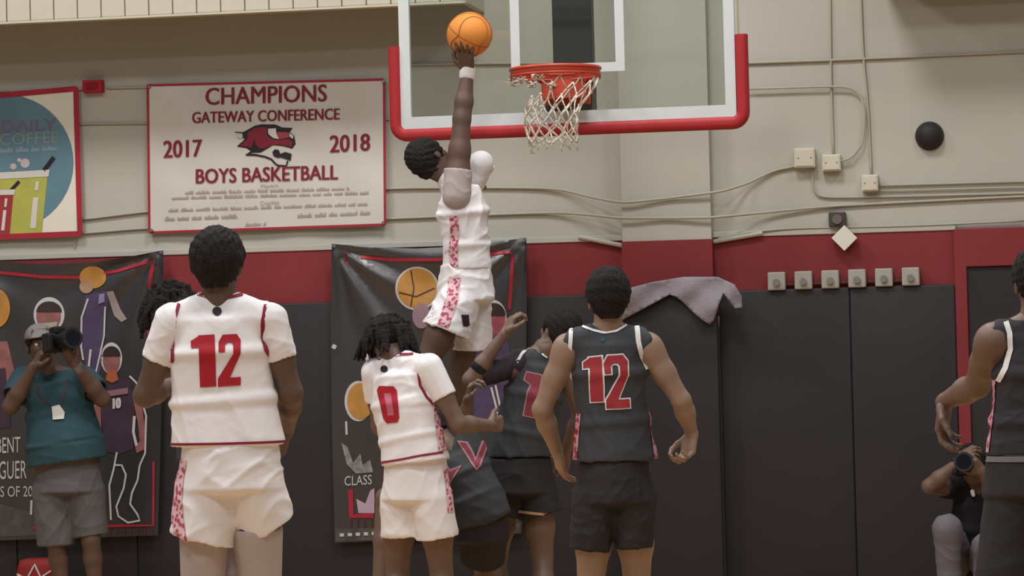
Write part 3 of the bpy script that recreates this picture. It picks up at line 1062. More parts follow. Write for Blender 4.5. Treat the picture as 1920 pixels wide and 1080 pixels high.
for li in range(1, len(lev)):
    for k in range(NA):
        p = nodes[li][k]
        netm.tube([p - zz * .009, p, p + zz * .009], [0.005, 0.009, 0.005], 5)
for k in range(NA):                                     # loose bunched loops still hooked on the left of the rim, ends at the foot
    ang = 2 * math.pi * (k + .5) / NA
    if math.cos(ang) < -0.05:
        a = nodes[0][k]
        for q in range(3):
            pts = [a + zz * .01]
            for s in range(5):
                pts.append(a + np.array([rnn.uniform(-.03, .04), rnn.uniform(-.02, .02), -0.012 + rnn.uniform(-.016, .018)]))
            netm.tube(pts, 0.0042, 5)
    p = nodes[-1][k]
    netm.tube([p, p + np.array([rnn.uniform(-.02, .02), 0, -.02]), p + np.array([rnn.uniform(-.02, .02), 0, -.03 - rnn.uniform(0, .02)])], 0.004, 5)
tag(netm.build('net', NET, rim, True), None, None, None, 'stuff')

# ---------------------------------------------------------------- ball in the dunker's hand
BD = 16.5
bc = P(880, 65, BD)
RB = 0.1205
bm = bmesh.new()
bmesh.ops.create_uvsphere(bm, u_segments=48, v_segments=24, radius=RB)
for v in bm.verts:
    v.co += Vector(bc)
ball = MB().bm(bm).build('basketball', mat('ball_orange', (222, 140, 62), 0.6, 0.1, 6, 0.3, 260), smooth=True)
recenter(ball, bc)
tag(ball, 'orange basketball held high in the jumping player\'s hand', 'basketball')
SEAM = mat('ball_seam', (150, 84, 36), 0.7)


def seam(fn):
    pts = [np.array(bc) + RB * 1.0005 * np.array(fn(2 * math.pi * k / 48)) for k in range(48)]
    o = MB().tube(pts, 0.0026, 5, True).build('seam', SEAM, None, True)
    o.parent = ball
    o.matrix_parent_inverse = Matrix.Translation(-Vector(bc))


Rm = np.array(Matrix.Rotation(0.5, 3, 'Y') @ Matrix.Rotation(0.35, 3, 'Z') @ Matrix.Rotation(0.3, 3, 'X'))
seam(lambda t: Rm @ np.array([math.cos(t), math.sin(t), 0]))
seam(lambda t: Rm @ np.array([math.cos(t), 0, math.sin(t)]))
for s in (-1, 1):
    def arc(t, s=s):
        y = 0.55 + 0.3 * math.cos(2 * t)
        q = math.sqrt(1 - y * y)
        return Rm @ np.array([q * math.cos(t), s * y, q * math.sin(t)])
    seam(arc)

# ---------------------------------------------------------------- implicit-surface engine for bodies and clothes


def nrm(v):
    v = np.asarray(v, float)
    return v / (np.linalg.norm(v) + 1e-12)


class Cap:
    def __init__(s, a, b, ra, rb=None, k=0.02, op='+'):
        s.a, s.b = np.asarray(a, float), np.asarray(b, float)
        s.ra, s.rb, s.k, s.op = ra, ra if rb is None else rb, k, op

    def box(s):
        r = max(s.ra, s.rb)
        return np.minimum(s.a, s.b) - r, np.maximum(s.a, s.b) + r

    def d(s, X, Y, Z):
        ba = s.b - s.a
        L2 = float(ba @ ba) + 1e-12
        x, y, z = X - s.a[0], Y - s.a[1], Z - s.a[2]
        h = np.clip((x * ba[0] + y * ba[1] + z * ba[2]) / L2, 0, 1)
        return np.sqrt((x - h * ba[0]) ** 2 + (y - h * ba[1]) ** 2 + (z - h * ba[2]) ** 2) - (s.ra + (s.rb - s.ra) * h)


class ECap:
    """capsule of elliptical section: (width, depth) radii at both ends, W is the width axis"""

    def __init__(s, a, b, r1, r2, W, k=0.03, op='+', end=None):
        s.a, s.b, s.r1, s.r2, s.k, s.op, s.end = np.asarray(a, float), np.asarray(b, float), r1, r2, k, op, end
        s.n = nrm(s.b - s.a)
        s.W = nrm(np.asarray(W) - s.n * (np.asarray(W) @ s.n))
        s.D = np.cross(s.n, s.W)

    def box(s):
        r = max(s.r1 + s.r2)
        return np.minimum(s.a, s.b) - r, np.maximum(s.a, s.b) + r

    def d(s, X, Y, Z):
        L = np.linalg.norm(s.b - s.a)
        x, y, z = X - s.a[0], Y - s.a[1], Z - s.a[2]
        al = x * s.n[0] + y * s.n[1] + z * s.n[2]
        t = np.clip(al / L, 0, 1)
        u = x * s.W[0] + y * s.W[1] + z * s.W[2]
        v = x * s.D[0] + y * s.D[1] + z * s.D[2]
        wq = al - t * L
        rw = s.r1[0] + (s.r2[0] - s.r1[0]) * t
        rd = s.r1[1] + (s.r2[1] - s.r1[1]) * t
        rn = s.end or 0.05
        e = np.sqrt((u / rw) ** 2 + (v / rd) ** 2 + (wq / rn) ** 2)
        return (e - 1) * np.minimum(rw, rd)


class LegP:
    """one leg of a pair of shorts: flared tube, flat hem, hollow end"""

    def __init__(s, hip, hem, r1, r2, k=0.018, sl=None):
        s.hip, s.hem = np.asarray(hip, float), np.asarray(hem, float)
        s.dv = nrm(s.hem - s.hip)
        s.n = nrm(s.dv + (np.asarray(sl) if sl is not None else 0))
        s.c = Cap(s.hip, s.hem + s.dv * .04, r1, r2)
        s.i = Cap(s.hem - s.dv * .06, s.hem + s.dv * .08, r2 - .020, r2 - .012)
        s.k, s.op = k, '+'

    def box(s):
        return s.c.box()

    def d(s, X, Y, Z):
        pl = (X - s.hem[0]) * s.n[0] + (Y - s.hem[1]) * s.n[1] + (Z - s.hem[2]) * s.n[2]
        return np.maximum(np.maximum(s.c.d(X, Y, Z), pl), -s.i.d(X, Y, Z))


class Ell:
    def __init__(s, c, ax, r, k=0.02, op='+'):
        s.c, s.ax, s.r, s.k, s.op = np.asarray(c, float), [nrm(a) for a in ax], r, k, op

    def box(s):
        q = max(s.r)
        return s.c - q, s.c + q

    def d(s, X, Y, Z):
        x, y, z = X - s.c[0], Y - s.c[1], Z - s.c[2]
        e = 0
        for a, r in zip(s.ax, s.r):
            e = e + ((x * a[0] + y * a[1] + z * a[2]) / r) ** 2
        e = np.sqrt(e)
        return (e - 1) * min(s.r)


class Cut:
    """keeps the side the normal does not point to, optionally only within a ball"""

    def __init__(s, p, n, r=None, k=0.004):
        s.p, s.n, s.r, s.k, s.op = np.asarray(p, float), nrm(n), r, k, 'c'

    def box(s):
        q = s.r or 9.0
        return s.p - q, s.p + q

    def d(s, X, Y, Z):
        pl = (X - s.p[0]) * s.n[0] + (Y - s.p[1]) * s.n[1] + (Z - s.p[2]) * s.n[2]
        if s.r:
            rr_ = np.sqrt((X - s.p[0]) ** 2 + (Y - s.p[1]) ** 2 + (Z - s.p[2]) ** 2)
            pl = np.minimum(pl, s.r - rr_)
        return pl


def sdf(prims, h):
    adds = [p for p in prims if p.op == '+']
    lo = np.min([p.box()[0] for p in adds], 0) - 4 * h
    hi = np.max([p.box()[1] for p in adds], 0) + 4 * h
    nx = np.ceil((hi - lo) / h).astype(int) + 1
    ax = [lo[i] + h * np.arange(nx[i]) for i in range(3)]
    G = np.full(nx, 1.0, np.float32)
    for p in prims:
        a, b = p.box()
        pad = p.k * 1.5 + 4 * h
        i0 = np.clip(np.floor((a - pad - lo) / h).astype(int), 0, nx)
        i1 = np.clip(np.ceil((b + pad - lo) / h).astype(int) + 1, 0, nx)
        if np.any(i1 <= i0):
            continue
        sl = tuple(slice(i0[i], i1[i]) for i in range(3))
        X = ax[0][sl[0]][:, None, None]
        Y = ax[1][sl[1]][None, :, None]
        Z = ax[2][sl[2]][None, None, :]
        d = p.d(X, Y, Z).astype(np.float32)
        g = G[sl]
        k = max(p.k, 1e-4)
        if p.op == '+':
            q = np.clip(0.5 + 0.5 * (d - g) / k, 0, 1)
            G[sl] = d + (g - d) * q - k * q * (1 - q)
        else:
            if p.op == '-':
                d = -d
            q = np.clip(0.5 - 0.5 * (d - g) / k, 0, 1)
            G[sl] = d + (g - d) * q + k * q * (1 - q)
    # surface nets
    S = G < 0
    c8 = [S[i:nx[0] - 1 + i, j:nx[1] - 1 + j, k:nx[2] - 1 + k] for i in (0, 1) for j in (0, 1) for k in (0, 1)]
    al, an = c8[0].copy(), c8[0].copy()
    for c in c8[1:]:
        al &= c
        an |= c
    act = an & ~al
    I = np.argwhere(act)
    idx = np.full(act.shape, -1, np.int32)
    idx[act] = np.arange(len(I))
    acc = np.zeros((len(I), 3))
    cnt = np.zeros(len(I))
    cor = [(i, j, k) for i in (0, 1) for j in (0, 1) for k in (0, 1)]
    val = {c: G[I[:, 0] + c[0], I[:, 1] + c[1], I[:, 2] + c[2]].astype(float) for c in cor}
    for c in cor:
        for a in range(3):
            if c[a] == 0:
                c2 = list(c)
                c2[a] = 1
                va, vb = val[c], val[tuple(c2)]
                mk = (va < 0) != (vb < 0)
                t = np.where(mk, va / np.where(mk, va - vb, 1), 0)
                p = np.tile(np.array(c, float), (len(I), 1))
                p[:, a] += t
                acc[mk] += p[mk]
                cnt[mk] += 1
    V = lo + h * (I + acc / cnt[:, None])
    Fs = []
    for a in range(3):
        b, c = (a + 1) % 3, (a + 2) % 3
        s0 = [slice(0, None)] * 3
        s1 = [slice(0, None)] * 3
        s0[a], s1[a] = slice(0, -1), slice(1, None)
        ed = np.argwhere(S[tuple(s0)] != S[tuple(s1)])
        ok = (ed[:, b] > 0) & (ed[:, c] > 0) & (ed[:, b] < nx[b] - 1) & (ed[:, c] < nx[c] - 1)
        ed = ed[ok]
        ins = S[ed[:, 0], ed[:, 1], ed[:, 2]]
        quad = []
        for (db, dc) in ((-1, -1), (0, -1), (0, 0), (-1, 0)):
            e = ed.copy()
            e[:, b] += db
            e[:, c] += dc
            quad.append(idx[e[:, 0], e[:, 1], e[:, 2]])
        qd = np.stack(quad, 1)
        qd[~ins] = qd[~ins][:, ::-1]
        Fs.append(qd)
    Q = np.concatenate(Fs)
    Q = Q[(Q >= 0).all(1)]
    return V, Q


def normals(V, Q):
    n = np.cross(V[Q[:, 2]] - V[Q[:, 0]], V[Q[:, 3]] - V[Q[:, 1]])
    N = np.zeros_like(V)
    for i in range(4):
        for a in range(3):
            N[:, a] += np.bincount(Q[:, i], n[:, a], len(V))
    return N / (np.linalg.norm(N, axis=1, keepdims=True) + 1e-12)


def relax(V, Q, it=1, lam=0.5):
    e = np.concatenate([Q[:, [0, 1]], Q[:, [1, 2]], Q[:, [2, 3]], Q[:, [3, 0]]])
    deg = np.bincount(e[:, 0], minlength=len(V)) + 1e-9
    for _ in range(it):
        A = np.stack([np.bincount(e[:, 0], V[e[:, 1], a], len(V)) for a in range(3)], 1) / deg[:, None]
        V = V + lam * (A - V)
    return V


def wrinkle(V, Q, seed, amp=0.005, freq=28.0, N=None):
    r = np.random.RandomState(seed)
    N = normals(V, Q) if N is None else N
    C = V - V.mean(0)
    s = np.zeros(len(V))
    wp = 0.6 * np.sin(C @ (r.randn(3) * 9)) + 0.6 * np.sin(C @ (r.randn(3) * 14))
    for i in range(5):
        d = nrm(r.randn(3) * np.array([0.8, 0.8, 1.4]))
        f = freq * r.uniform(0.6, 1.5)
        q = np.sin(C @ d * f + r.uniform(0, 6) + 1.6 * wp)
        mask = 0.5 + 0.5 * np.sin(C @ (r.randn(3) * 6) + r.uniform(0, 6))
        s += (1 - np.abs(q)) ** 2 * mask
    return V + N * (amp * (s - s.mean()))[:, None]


# ---------------------------------------------------------------- people


def fuzz(V, Q, seed, amp=0.003, f=120.0):
    r = np.random.RandomState(seed)
    N = normals(V, Q)
    s = sum(np.sin(V @ (r.randn(3) * f)) for _ in range(4))
    return V + N * (amp * s / 2)[:, None]


class Person:
    def __init__(s, name, label, scale, face=0.0, skin=SKIN_D, size=1.0, base=None):
        s.D = F / scale
        s.scale = scale
        s.skin, s.k = skin, size
        f = math.radians(face)
        s.fwd = fh * math.cos(f) + rh * math.sin(f)
        s.name, s.label = name, label
        s.body, s.hands = [], []
        s.J = {}
        s.bvh = {}

    def p(s, px, py, dd=0.0):
        return P(px, py, s.D + dd)

    def pz(s, px, z, dd=0.0):
        q = P(px, 1000, s.D + dd)
        q[2] = z
        return q

    def start(s, loc):
        s.root = empty('person', loc)
        tag(s.root, s.label, 'person')
        return s.root

    def mesh(s, name, prims, h, material, parent=None, relax_it=1, wr=None, fz=None):
        V, Q = sdf(prims, h)
        if relax_it:
            V = relax(V, Q, relax_it)
        if wr:
            V = wrinkle(V, Q, *wr)
        if fz:
            V = fuzz(V, Q, *fz)
        o = mkobj(name, V, Q, material, parent or s.root, True)
        s.bvh[name] = BVHTree.FromPolygons([Vector(v) for v in V], [tuple(q) for q in Q.tolist()])
        return o

    # --- head, returns prims in skin and builds hair
    def head(s, c, upv, facev, neck):
        k = s.k
        u = nrm(upv)
        f = nrm(np.asarray(facev) - u * (np.asarray(facev) @ u))
        r = np.cross(f, u)
        s.h = (np.asarray(c, float), u, f, r)

        def g(x, y, z):
            return c + k * (r * x + f * y + u * z)
        ax = (r, f, u)
        pr = [Ell(g(0, -.012, .028), ax, (.076 * k, .095 * k, .090 * k), .02),
              Ell(g(0, .030, -.045), ax, (.060 * k, .062 * k, .072 * k), .03),
              Ell(g(0, .066, -.098), ax, (.026 * k, .022 * k, .020 * k), .03),
              Ell(g(.036, .062, -.02), ax, (.028 * k, .026 * k, .026 * k), .02), Ell(g(-.036, .062, -.02), ax, (.028 * k, .026 * k, .026 * k), .02),
              Cap(g(-.035, .083, .022), g(.035, .083, .022), .010 * k, None, .014),
              Cap(g(0, .090, .010), g(0, .108, -.030), .009 * k, .014 * k, .012),
              Cap(g(-.012, .094, -.034), g(.012, .094, -.034), .009 * k, None, .008),
              Cap(g(-.020, .086, -.060), g(.020, .086, -.060), .008 * k, None, .008),
              Cap(g(-.018, .085, -.072), g(.018, .085, -.072), .009 * k, None, .008),
              Cap(g(-.022, .096, -.066), g(.022, .096, -.066), .003 * k, None, .004, '-'),
              Ell(g(.032, .094, .004), ax, (.016 * k, .014 * k, .010 * k), .010, '-'), Ell(g(-.032, .094, .004), ax, (.016 * k, .014 * k, .010 * k), .010, '-')]
        for sd in (-1, 1):
            pr += [Ell(g(sd * .080, -.012, -.008), (r, f, u), (.010 * k, .019 * k, .033 * k), .008),
                   Ell(g(sd * .090, -.006, -.004), (r, f, u), (.006 * k, .010 * k, .018 * k), .005, '-')]
        pr += [Cap(g(0, -.022, -.05), np.asarray(neck, float), .056 * k, .062 * k, .03)]
        pr.append(Cap(np.asarray(neck, float), np.asarray(neck, float) - u * 0.06, .060 * k, .055 * k, .02))
        s.headp = pr
        s.hg = g
        return g

    def eyes(s):
        for sd in (-1, 1):
            bm = bmesh.new()
            bmesh.ops.create_uvsphere(bm, u_segments=12, v_segments=8, radius=.0118 * s.k)
            for v in bm.verts:
                v.co += Vector(s.hg(sd * .032, .078, .004))
            e = MB().bm(bm).build('eye', EYE, s.bodyo, True)

    def hair_fro(s, t=.020, seed=1, top=.0):
        c, u, f, r = s.h
        g, k = s.hg, s.k
        ax = (r, f, u)
        pr = [Ell(g(0, -.016, .030 + top), ax, ((.078 + t) * k, (.097 + t) * k, (.090 + t + top) * k), .02),
              Cap(g(0, -.055, -.02), g(0, -.060, -.062), .060 * k, .046 * k, .03),
              Ell(g(0, .115, -.035), ax, (.085 * k, .075 * k, .105 * k), .015, '-'),
              Ell(g(.1, .0, -.045), ax, (.035 * k, .045 * k, .05 * k), .012, '-'), Ell(g(-.1, .0, -.045), ax, (.035 * k, .045 * k, .05 * k), .012, '-'),
              Cut(g(0, 0, -.082), -u)]
        return s.mesh('hair', pr, .0055, HAIR, None, 1, None, (seed, .0028, 170))

    def hair_dreads(s, L=.13, n=60, seed=1, spread=.04, r=.011):
        c, u, f, rr_ = s.h
        g, k = s.hg, s.k
        rn = random.Random(seed)
        ax = (rr_, f, u)
        pr = [Ell(g(0, -.014, .032), ax, (.086 * k, .104 * k, .099 * k), .02), Ell(g(0, .118, -.03), ax, (.085 * k, .075 * k, .105 * k), .015, '-'), Cut(g(0, 0, -.06), -u)]
        for i in range(n):
            th = rn.uniform(0.15, 1.85) * math.pi + math.pi / 2      # leaves the face open
            if abs(((th - math.pi / 2 + math.pi) % (2 * math.pi)) - math.pi) < 0.75:
                continue
            el = rn.uniform(0.0, 1.2)
            d = nrm(rr_ * math.cos(th) * math.cos(el) + f * math.sin(th) * math.cos(el) + u * math.sin(el))
            a = g(0, -.014, .032) + np.array(d) * .093 * k
            m1 = a + d * spread * rn.uniform(.6, 1.3) - zz * L * .25 * rn.uniform(.3, 1)
            dn = nrm(d * np.array([1, 1, 0]) * .25 - zz + np.array([rn.uniform(-.25, .25), rn.uniform(-.25, .25), 0]))
            m2 = m1 + dn * L * rn.uniform(.35, .6)
            m3 = m2 + nrm(dn + np.array([rn.uniform(-.3, .3), rn.uniform(-.3, .3), 0])) * L * rn.uniform(.3, .5)
            pr += [Cap(a - d * .02, m1, r, r, .004), Cap(m1, m2, r, r * .95, .004), Cap(m2, m3, r * .95, r * .6, .004)]
        return s.mesh('hair', pr, .0065, HAIR, None, 1, None, (seed, .002, 170))

    # --- hand: palm + five fingers. d: wrist->knuckles, n: palm normal (fingers curl to it), th: thumb side
    def hand(s, wrist, d, n, th, curl=(.35, .5, .4), spread=.10, thumb=(.5, .35), per=None, sz=1.0):
        d = nrm(d)
        n = nrm(np.asarray(n) - d * (np.asarray(n) @ d))
        x = np.cross(d, n)
        if np.asarray(th) @ x < 0:
            x = -x                                    # x points to the thumb side
        q = s.k * sz
        wv = np.asarray(wrist, float)
        fa = getattr(s, 'fa', {}).get(tuple(np.round(wv, 4)), d)
        pr = [Cap(wv - fa * .03, wv, .026 * q, .025 * q, .01), Cap(wv, wv + d * .012, .025 * q, .025 * q, .01)]
        kn = []
        for i, (ox, ln) in enumerate(((.029, .090), (.010, .095), (-.010, .090), (-.028, .080))):
            K = wv + d * ln * q + x * ox * q
            pr.append(Cap(wv + d * .016 * q + x * ox * .65 * q, K, .0145 * q, .0115 * q, .012))
            kn.append(K)
        pr.append(Ell(wv + d * .05 * q + n * .006 * q, (x, d, n), (.034 * q, .042 * q, .014 * q), .012))
        lens = ((.042, .026, .021), (.047, .030, .022), (.043, .028, .022), (.034, .021, .019))
        for i, K in enumerate(kn):
            sp = (1.5, .45, -.5, -1.5)[i] * spread
            dd = nrm(d * math.cos(sp) + x * math.sin(sp))
            ang = 0.0
            a = K
            cl = per[i] if per else curl
            for j in range(3):
                ang += cl[j]
                b = a + (dd * math.cos(ang) + n * math.sin(ang)) * lens[i][j] * q
                r1 = (.0098, .0088, .0080, .0068)[j] * (0.9 if i == 3 else 1)
                r2 = (.0098, .0088, .0080, .0068)[j + 1] * (0.9 if i == 3 else 1)
                pr.append(Cap(a, b, r1 * q, r2 * q, .005))
                a = b
        t0 = wv + d * .022 * q + x * .026 * q
        t1 = t0 + nrm(d * .62 + x * .75 + n * thumb[0] * .6) * .044 * q
        t2 = t1 + nrm(d * .85 + x * .32 + n * thumb[0]) * .034 * q
        t3 = t2 + nrm(d * .95 + x * (.1 - thumb[1]) + n * thumb[0]) * .027 * q
        pr += [Cap(t0, t1, .016 * q, .0125 * q, .012), Cap(t1, t2, .0118 * q, .0105 * q, .006), Cap(t2, t3, .0105 * q, .0078 * q, .005)]
        s.hands.append(pr)

    def arm(s, sh, el, wr, k=1.0, hand=None):
        q = s.k * k
        sh, el, wr = [np.asarray(v, float) for v in (sh, el, wr)]
        du, df_ = nrm(el - sh), nrm(wr - el)
        s.fa = getattr(s, 'fa', {})
        s.fa[tuple(np.round(wr, 4))] = df_
        s.body += [Ell(sh + du * .02, (du, np.cross(du, [0.3, 0.9, .2]), np.cross(du, np.cross(du, [0.3, 0.9, .2]))), (.075 * q, .058 * q, .058 * q), .03),
                   Cap(sh, sh + (el - sh) * .5, .052 * q, .050 * q, .03), Cap(sh + (el - sh) * .45, el, .049 * q, .040 * q, .02),
                   Cap(el, el + (wr - el) * .35, .041 * q, .042 * q, .02), Cap(el + (wr - el) * .35, wr, .042 * q, .027 * q, .02), Cap(wr, wr + df_ * .02, .027 * q, .025 * q, .01)]

    def leg(s, hip, kn, an, toe, shoe=SHOE, k=1.0):
        q = s.k * k
        hip, kn, an = [np.asarray(v, float) for v in (hip, kn, an)]
        back = -s.fwd
        s.body += [Cap(hip, hip + (kn - hip) * .5, .083 * q, .075 * q, .03), Cap(hip + (kn - hip) * .5, kn, .075 * q, .056 * q, .03),
                   Cap(kn, kn + (an - kn) * .3 + back * .012, .054 * q, .057 * q, .02), Cap(kn + (an - kn) * .3 + back * .012, an, .055 * q, .035 * q, .02)]
        td = nrm(toe)
        sd = np.cross(td, nrm(kn - an))
        dn = -nrm(np.cross(sd, td))
        if dn @ (kn - an) > 0:
            dn = -dn
        heel = an + dn * .055 * q - td * .045 * q
        ball_ = an + dn * .062 * q + td * .14 * q
        tip = ball_ + td * .06 * q
        s.body.append(Cap(an, an + dn * .03, .036 * q, .036 * q, .01))
        s.shoes = getattr(s, 'shoes', [])
        flat = an + dn * .088 * q
        s.shoes.append(([Cap(heel, ball_, .036 * q, .044 * q, .02), Cap(ball_, tip, .044 * q, .034 * q, .02), Cap(an + dn * .01, an + dn * .05 + td * .03, .046 * q, .05 * q, .02), Cut(flat, dn)], shoe))

    def torso(s, secs, W, inset=.014, hipW=None):
        """secs: [(point, rw, rd)...] from shoulder level to the seat"""
        for i in range(len(secs) - 1):
            (a, w1, d1), (b, w2, d2) = secs[i], secs[i + 1]
            s.body.append(ECap(a, b, (w1 - inset, d1 - inset), (w2 - inset, d2 - inset), W if i < len(secs) / 2 or hipW is None else hipW, .04, end=.03))

    def finish(s, hb=.0085):
        V, Q = sdf(s.body, hb)
        V = relax(V, Q, 1)
        allV, allQ = [V], [Q]
        n = len(V)
        V2, Q2 = sdf(s.headp, .0045)
        allV.append(V2)
        allQ.append(Q2 + n)
        n += len(V2)
        for hp in s.hands:
            V3, Q3 = sdf(hp, .0036)
            allV.append(V3)
            allQ.append(Q3 + n)
            n += len(V3)
        s.bodyo = mkobj('body', np.concatenate(allV), np.concatenate(allQ), s.skin, s.root, True)
        for pr, mm in getattr(s, 'shoes', []):
            s.mesh('shoe', pr, .009, mm)
        s.eyes()

    # --- garments
    def shirt(s, name, secs, W, shl, shr, neck, material, hem=None, sleeves=None, armhole=.055, wr=(1, .004, 26), hipW=None, straps=True, neckr=.072, h=.0075):
        pr = []
        for i in range(len(secs) - 1):
            (a, w1, d1), (b, w2, d2) = secs[i], secs[i + 1]
            pr.append(ECap(a, b, (w1, d1), (w2, d2), W if hipW is None or i < len(secs) / 2 else hipW, .04, end=.04))
        neck = np.asarray(neck, float)
        upv = nrm(secs[0][0] - secs[-1][0])
        for sh in (shl, shr):
            sh = np.asarray(sh, float)
            pr.append(Cap(neck - upv * .030 + (sh - neck) * .22, sh + upv * .010 - (sh - neck) * .06, .064 * s.k, .064 * s.k, .035))
        pr.append(Cap(neck - upv * .036 + (np.asarray(shl) - neck) * .3, neck - upv * .036 + (np.asarray(shr) - neck) * .3, .060 * s.k, .060 * s.k, .03))
        if sleeves:
            for (sh, el, frac, r1, r2) in sleeves:
                sh, el = np.asarray(sh, float), np.asarray(el, float)
                e = sh + (el - sh) * frac
                dv = nrm(el - sh)
                pr.append(LegP(sh - dv * .01, e, r1, r2, .030))
        else:
            for sh in (shl, shr):
                sh = np.asarray(sh, float)
                ou = nrm((sh - neck) - upv * ((sh - neck) @ upv))
                c = sh + ou * (armhole + .004)
                pr.append(Cap(c + upv * .10, c - upv * .085, armhole + .004, armhole + .004, .012, '-'))
        pr.append(Cap(neck + upv * .035, neck + upv * .16, neckr * s.k * .94, neckr * s.k * 1.1, .006, '-'))
        a, b = secs[-2][0], secs[-1][0]
        hp, hn = hem if hem else (b, nrm(b - a))
        pr.append(Cut(hp, hn))
        return s.mesh(name, pr, h, material, None, 1, wr)

    def shorts(s, name, waist, W, wr_, legs, material, wrk=(2, .004, 24), top=.10, h=.0075, depth=.13):
        """waist: seat centre point, wr_=(rw, rd); legs: (hip, hem, r1, r2)"""
        waist = np.asarray(waist, float)
        pr = [ECap(waist + zz * top, waist - zz * .05, (wr_[0] * .90, wr_[1] * .90), wr_, W, .04, end=.03)]
        for lg in legs:
            pr.append(LegP(*lg[:4], .018, lg[4] if len(lg) > 4 else None))
        return s.mesh(name, pr, h, material, None, 1, wrk)

    # --- prints and piping laid on a garment
    def on(s, bname, px, py, off):
        o = Vector(CAM)
        d = Vector(ray(px, py)).normalized()
        hit = s.bvh[bname].ray_cast(o, d)
        if hit[0] is None:
            hit = s.bvh[bname].find_nearest(Vector(s.p(px, py)))
        return np.array(hit[0]) + np.array(hit[1]) * off

    def patch(s, name, bname, polys, material, parent, off=.003, step=5.0):
        v, f = poly2d(polys, step)
        return mkobj(name, [s.on(bname, x, y, off) for x, y in v], f, material, parent, True)

    def stripe(s, name, bname, pts, wpx, material, parent, off=.004):
        P2 = []
        for i in range(len(pts) - 1):
            n = max(1, int(math.hypot(pts[i + 1][0] - pts[i][0], pts[i + 1][1] - pts[i][1]) / 5))
            for k in range(n):
                P2.append((pts[i][0] + (pts[i + 1][0] - pts[i][0]) * k / n, pts[i][1] + (pts[i + 1][1] - pts[i][1]) * k / n))
        P2.append(pts[-1])
        return s.patch(name, bname, line_polys(P2, wpx, max(1, int(round(wpx / 3.5)))), material, parent, off, 0)

    def ring(s, name, bname, c, n, R, width, material, parent, off=.003, N=56):
        """band around a garment in the plane through c with normal n"""
        n = nrm(n)
        a = nrm(np.cross(n, [.3, .8, .5]))
        b = np.cross(n, a)
        tree = s.bvh[bname]
        V = []
        for k in range(N):
            th = 2 * math.pi * k / N
            o = np.asarray(c) + (a * math.cos(th) + b * math.sin(th)) * R
            for sg in (-.5, .5):
                q = o + n * width * sg
                dv = nrm(np.asarray(c) - o)
                h = tree.ray_cast(Vector(q), Vector(dv))
                if h[0] is None:
                    h = tree.find_nearest(Vector(q))
                V.append(np.array(h[0]) - dv * off)
        Fq = [(2 * k, 2 * ((k + 1) % N), 2 * ((k + 1) % N) + 1, 2 * k + 1) for k in range(N)]
        return mkobj(name, V, Fq, material, parent, True)


def quad(ax, ay, bx_, by_, cx, cy, dx, dy):
    """maps unit-square shapes to a pixel quad: a bottom-left, b bottom-right, c top-right, d top-left"""
    def f(pts):
        return [((1 - u) * (1 - v) * ax + u * (1 - v) * bx_ + u * v * cx + (1 - u) * v * dx,
                 (1 - u) * (1 - v) * ay + u * (1 - v) * by_ + u * v * cy + (1 - u) * v * dy) for u, v in pts]
    return f


ONE = [[(.30, 0), (.95, 0), (.95, 1), (.30, 1), (.30, .98), (0, .90), (0, .76), (.30, .76)]]
TWO = [[(.0, .0), (1, .0), (1, .16), (.52, .16), (.98, .62), (.66, .62), (.0, .16)],
       [(.66, .62), (.98, .62), (.98, .88), (.80, 1), (.20, 1), (.02, .86), (.02, .66), (.30, .66), (.30, .80), (.40, .84), (.58, .84), (.66, .78)]]
ZERO = [[(.0, .12), (.14, 0), (.86, 0), (1, .12), (1, .5), (.68, .5), (.68, .2), (.32, .2), (.32, .5), (0, .5)],
        [(0, .5), (.32, .5), (.32, .8), (.68, .8), (.68, .5), (1, .5), (1, .88), (.86, 1), (.14, 1), (0, .88)]]


def grow(polys, g):
    """slightly larger copies for an outline"""
    out = []
    for pl in polys:
        bm = bmesh.new()
        vs = [bm.verts.new((x, y, 0)) for x, y in pl]
        bm.free()
        n = len(pl)
        ar = sum(pl[i][0] * pl[(i + 1) % n][1] - pl[(i + 1) % n][0] * pl[i][1] for i in range(n))
        q = []
        for i in range(n):
            a, b, c = np.array(pl[i - 1], float), np.array(pl[i], float), np.array(pl[(i + 1) % n], float)
            e1, e2 = b - a, c - b
            e1 /= np.linalg.norm(e1) + 1e-9
            e2 /= np.linalg.norm(e2) + 1e-9
            sgn = 1 if ar > 0 else -1
            nn_ = np.array([e1[1], -e1[0]]) + np.array([e2[1], -e2[0]])
            nn_ = nn_ / (np.linalg.norm(nn_) + 1e-9) * min(1.6, 1 / max(.4, math.sqrt(max(.05, (1 + e1 @ e2) / 2))))
            q.append(tuple(b + sgn * g * nn_))
        out.append(q)
    return out


def sleeve(s, name, sh, el, f0, f1, r1, r2, material, seed=5, parent=None, inner=None):
    sh, el = np.asarray(sh, float), np.asarray(el, float)
    a, e = sh + (el - sh) * f0, sh + (el - sh) * f1
    dv = nrm(el - sh)
    pr = [Cap(a, e + dv * .03, r1, r2, .01)]
    pr += [Cut(e, dv), Cap(e - dv * .03, e + dv * .06, r2 - .011, r2 - .002, .003, '-')]
    return s.mesh(name, pr, .0065, material, parent, 1, (seed, .003, 34))


def legsleeve(s, hip, kn, f0, f1, r1, r2, material, name='compression_legging'):
    hip, kn = np.asarray(hip, float), np.asarray(kn, float)
    a, e = hip + (kn - hip) * f0, hip + (kn - hip) * f1
    dv = nrm(kn - hip)
    return s.mesh(name, [Cap(a, e + dv * .03, r1, r2, .01), Cut(e, dv), Cut(a, -dv)], .0075, material, None, 1)


def SEC(s, px, py, dd, rw, rd):
    return (s.p(px, py, dd), rw, rd)


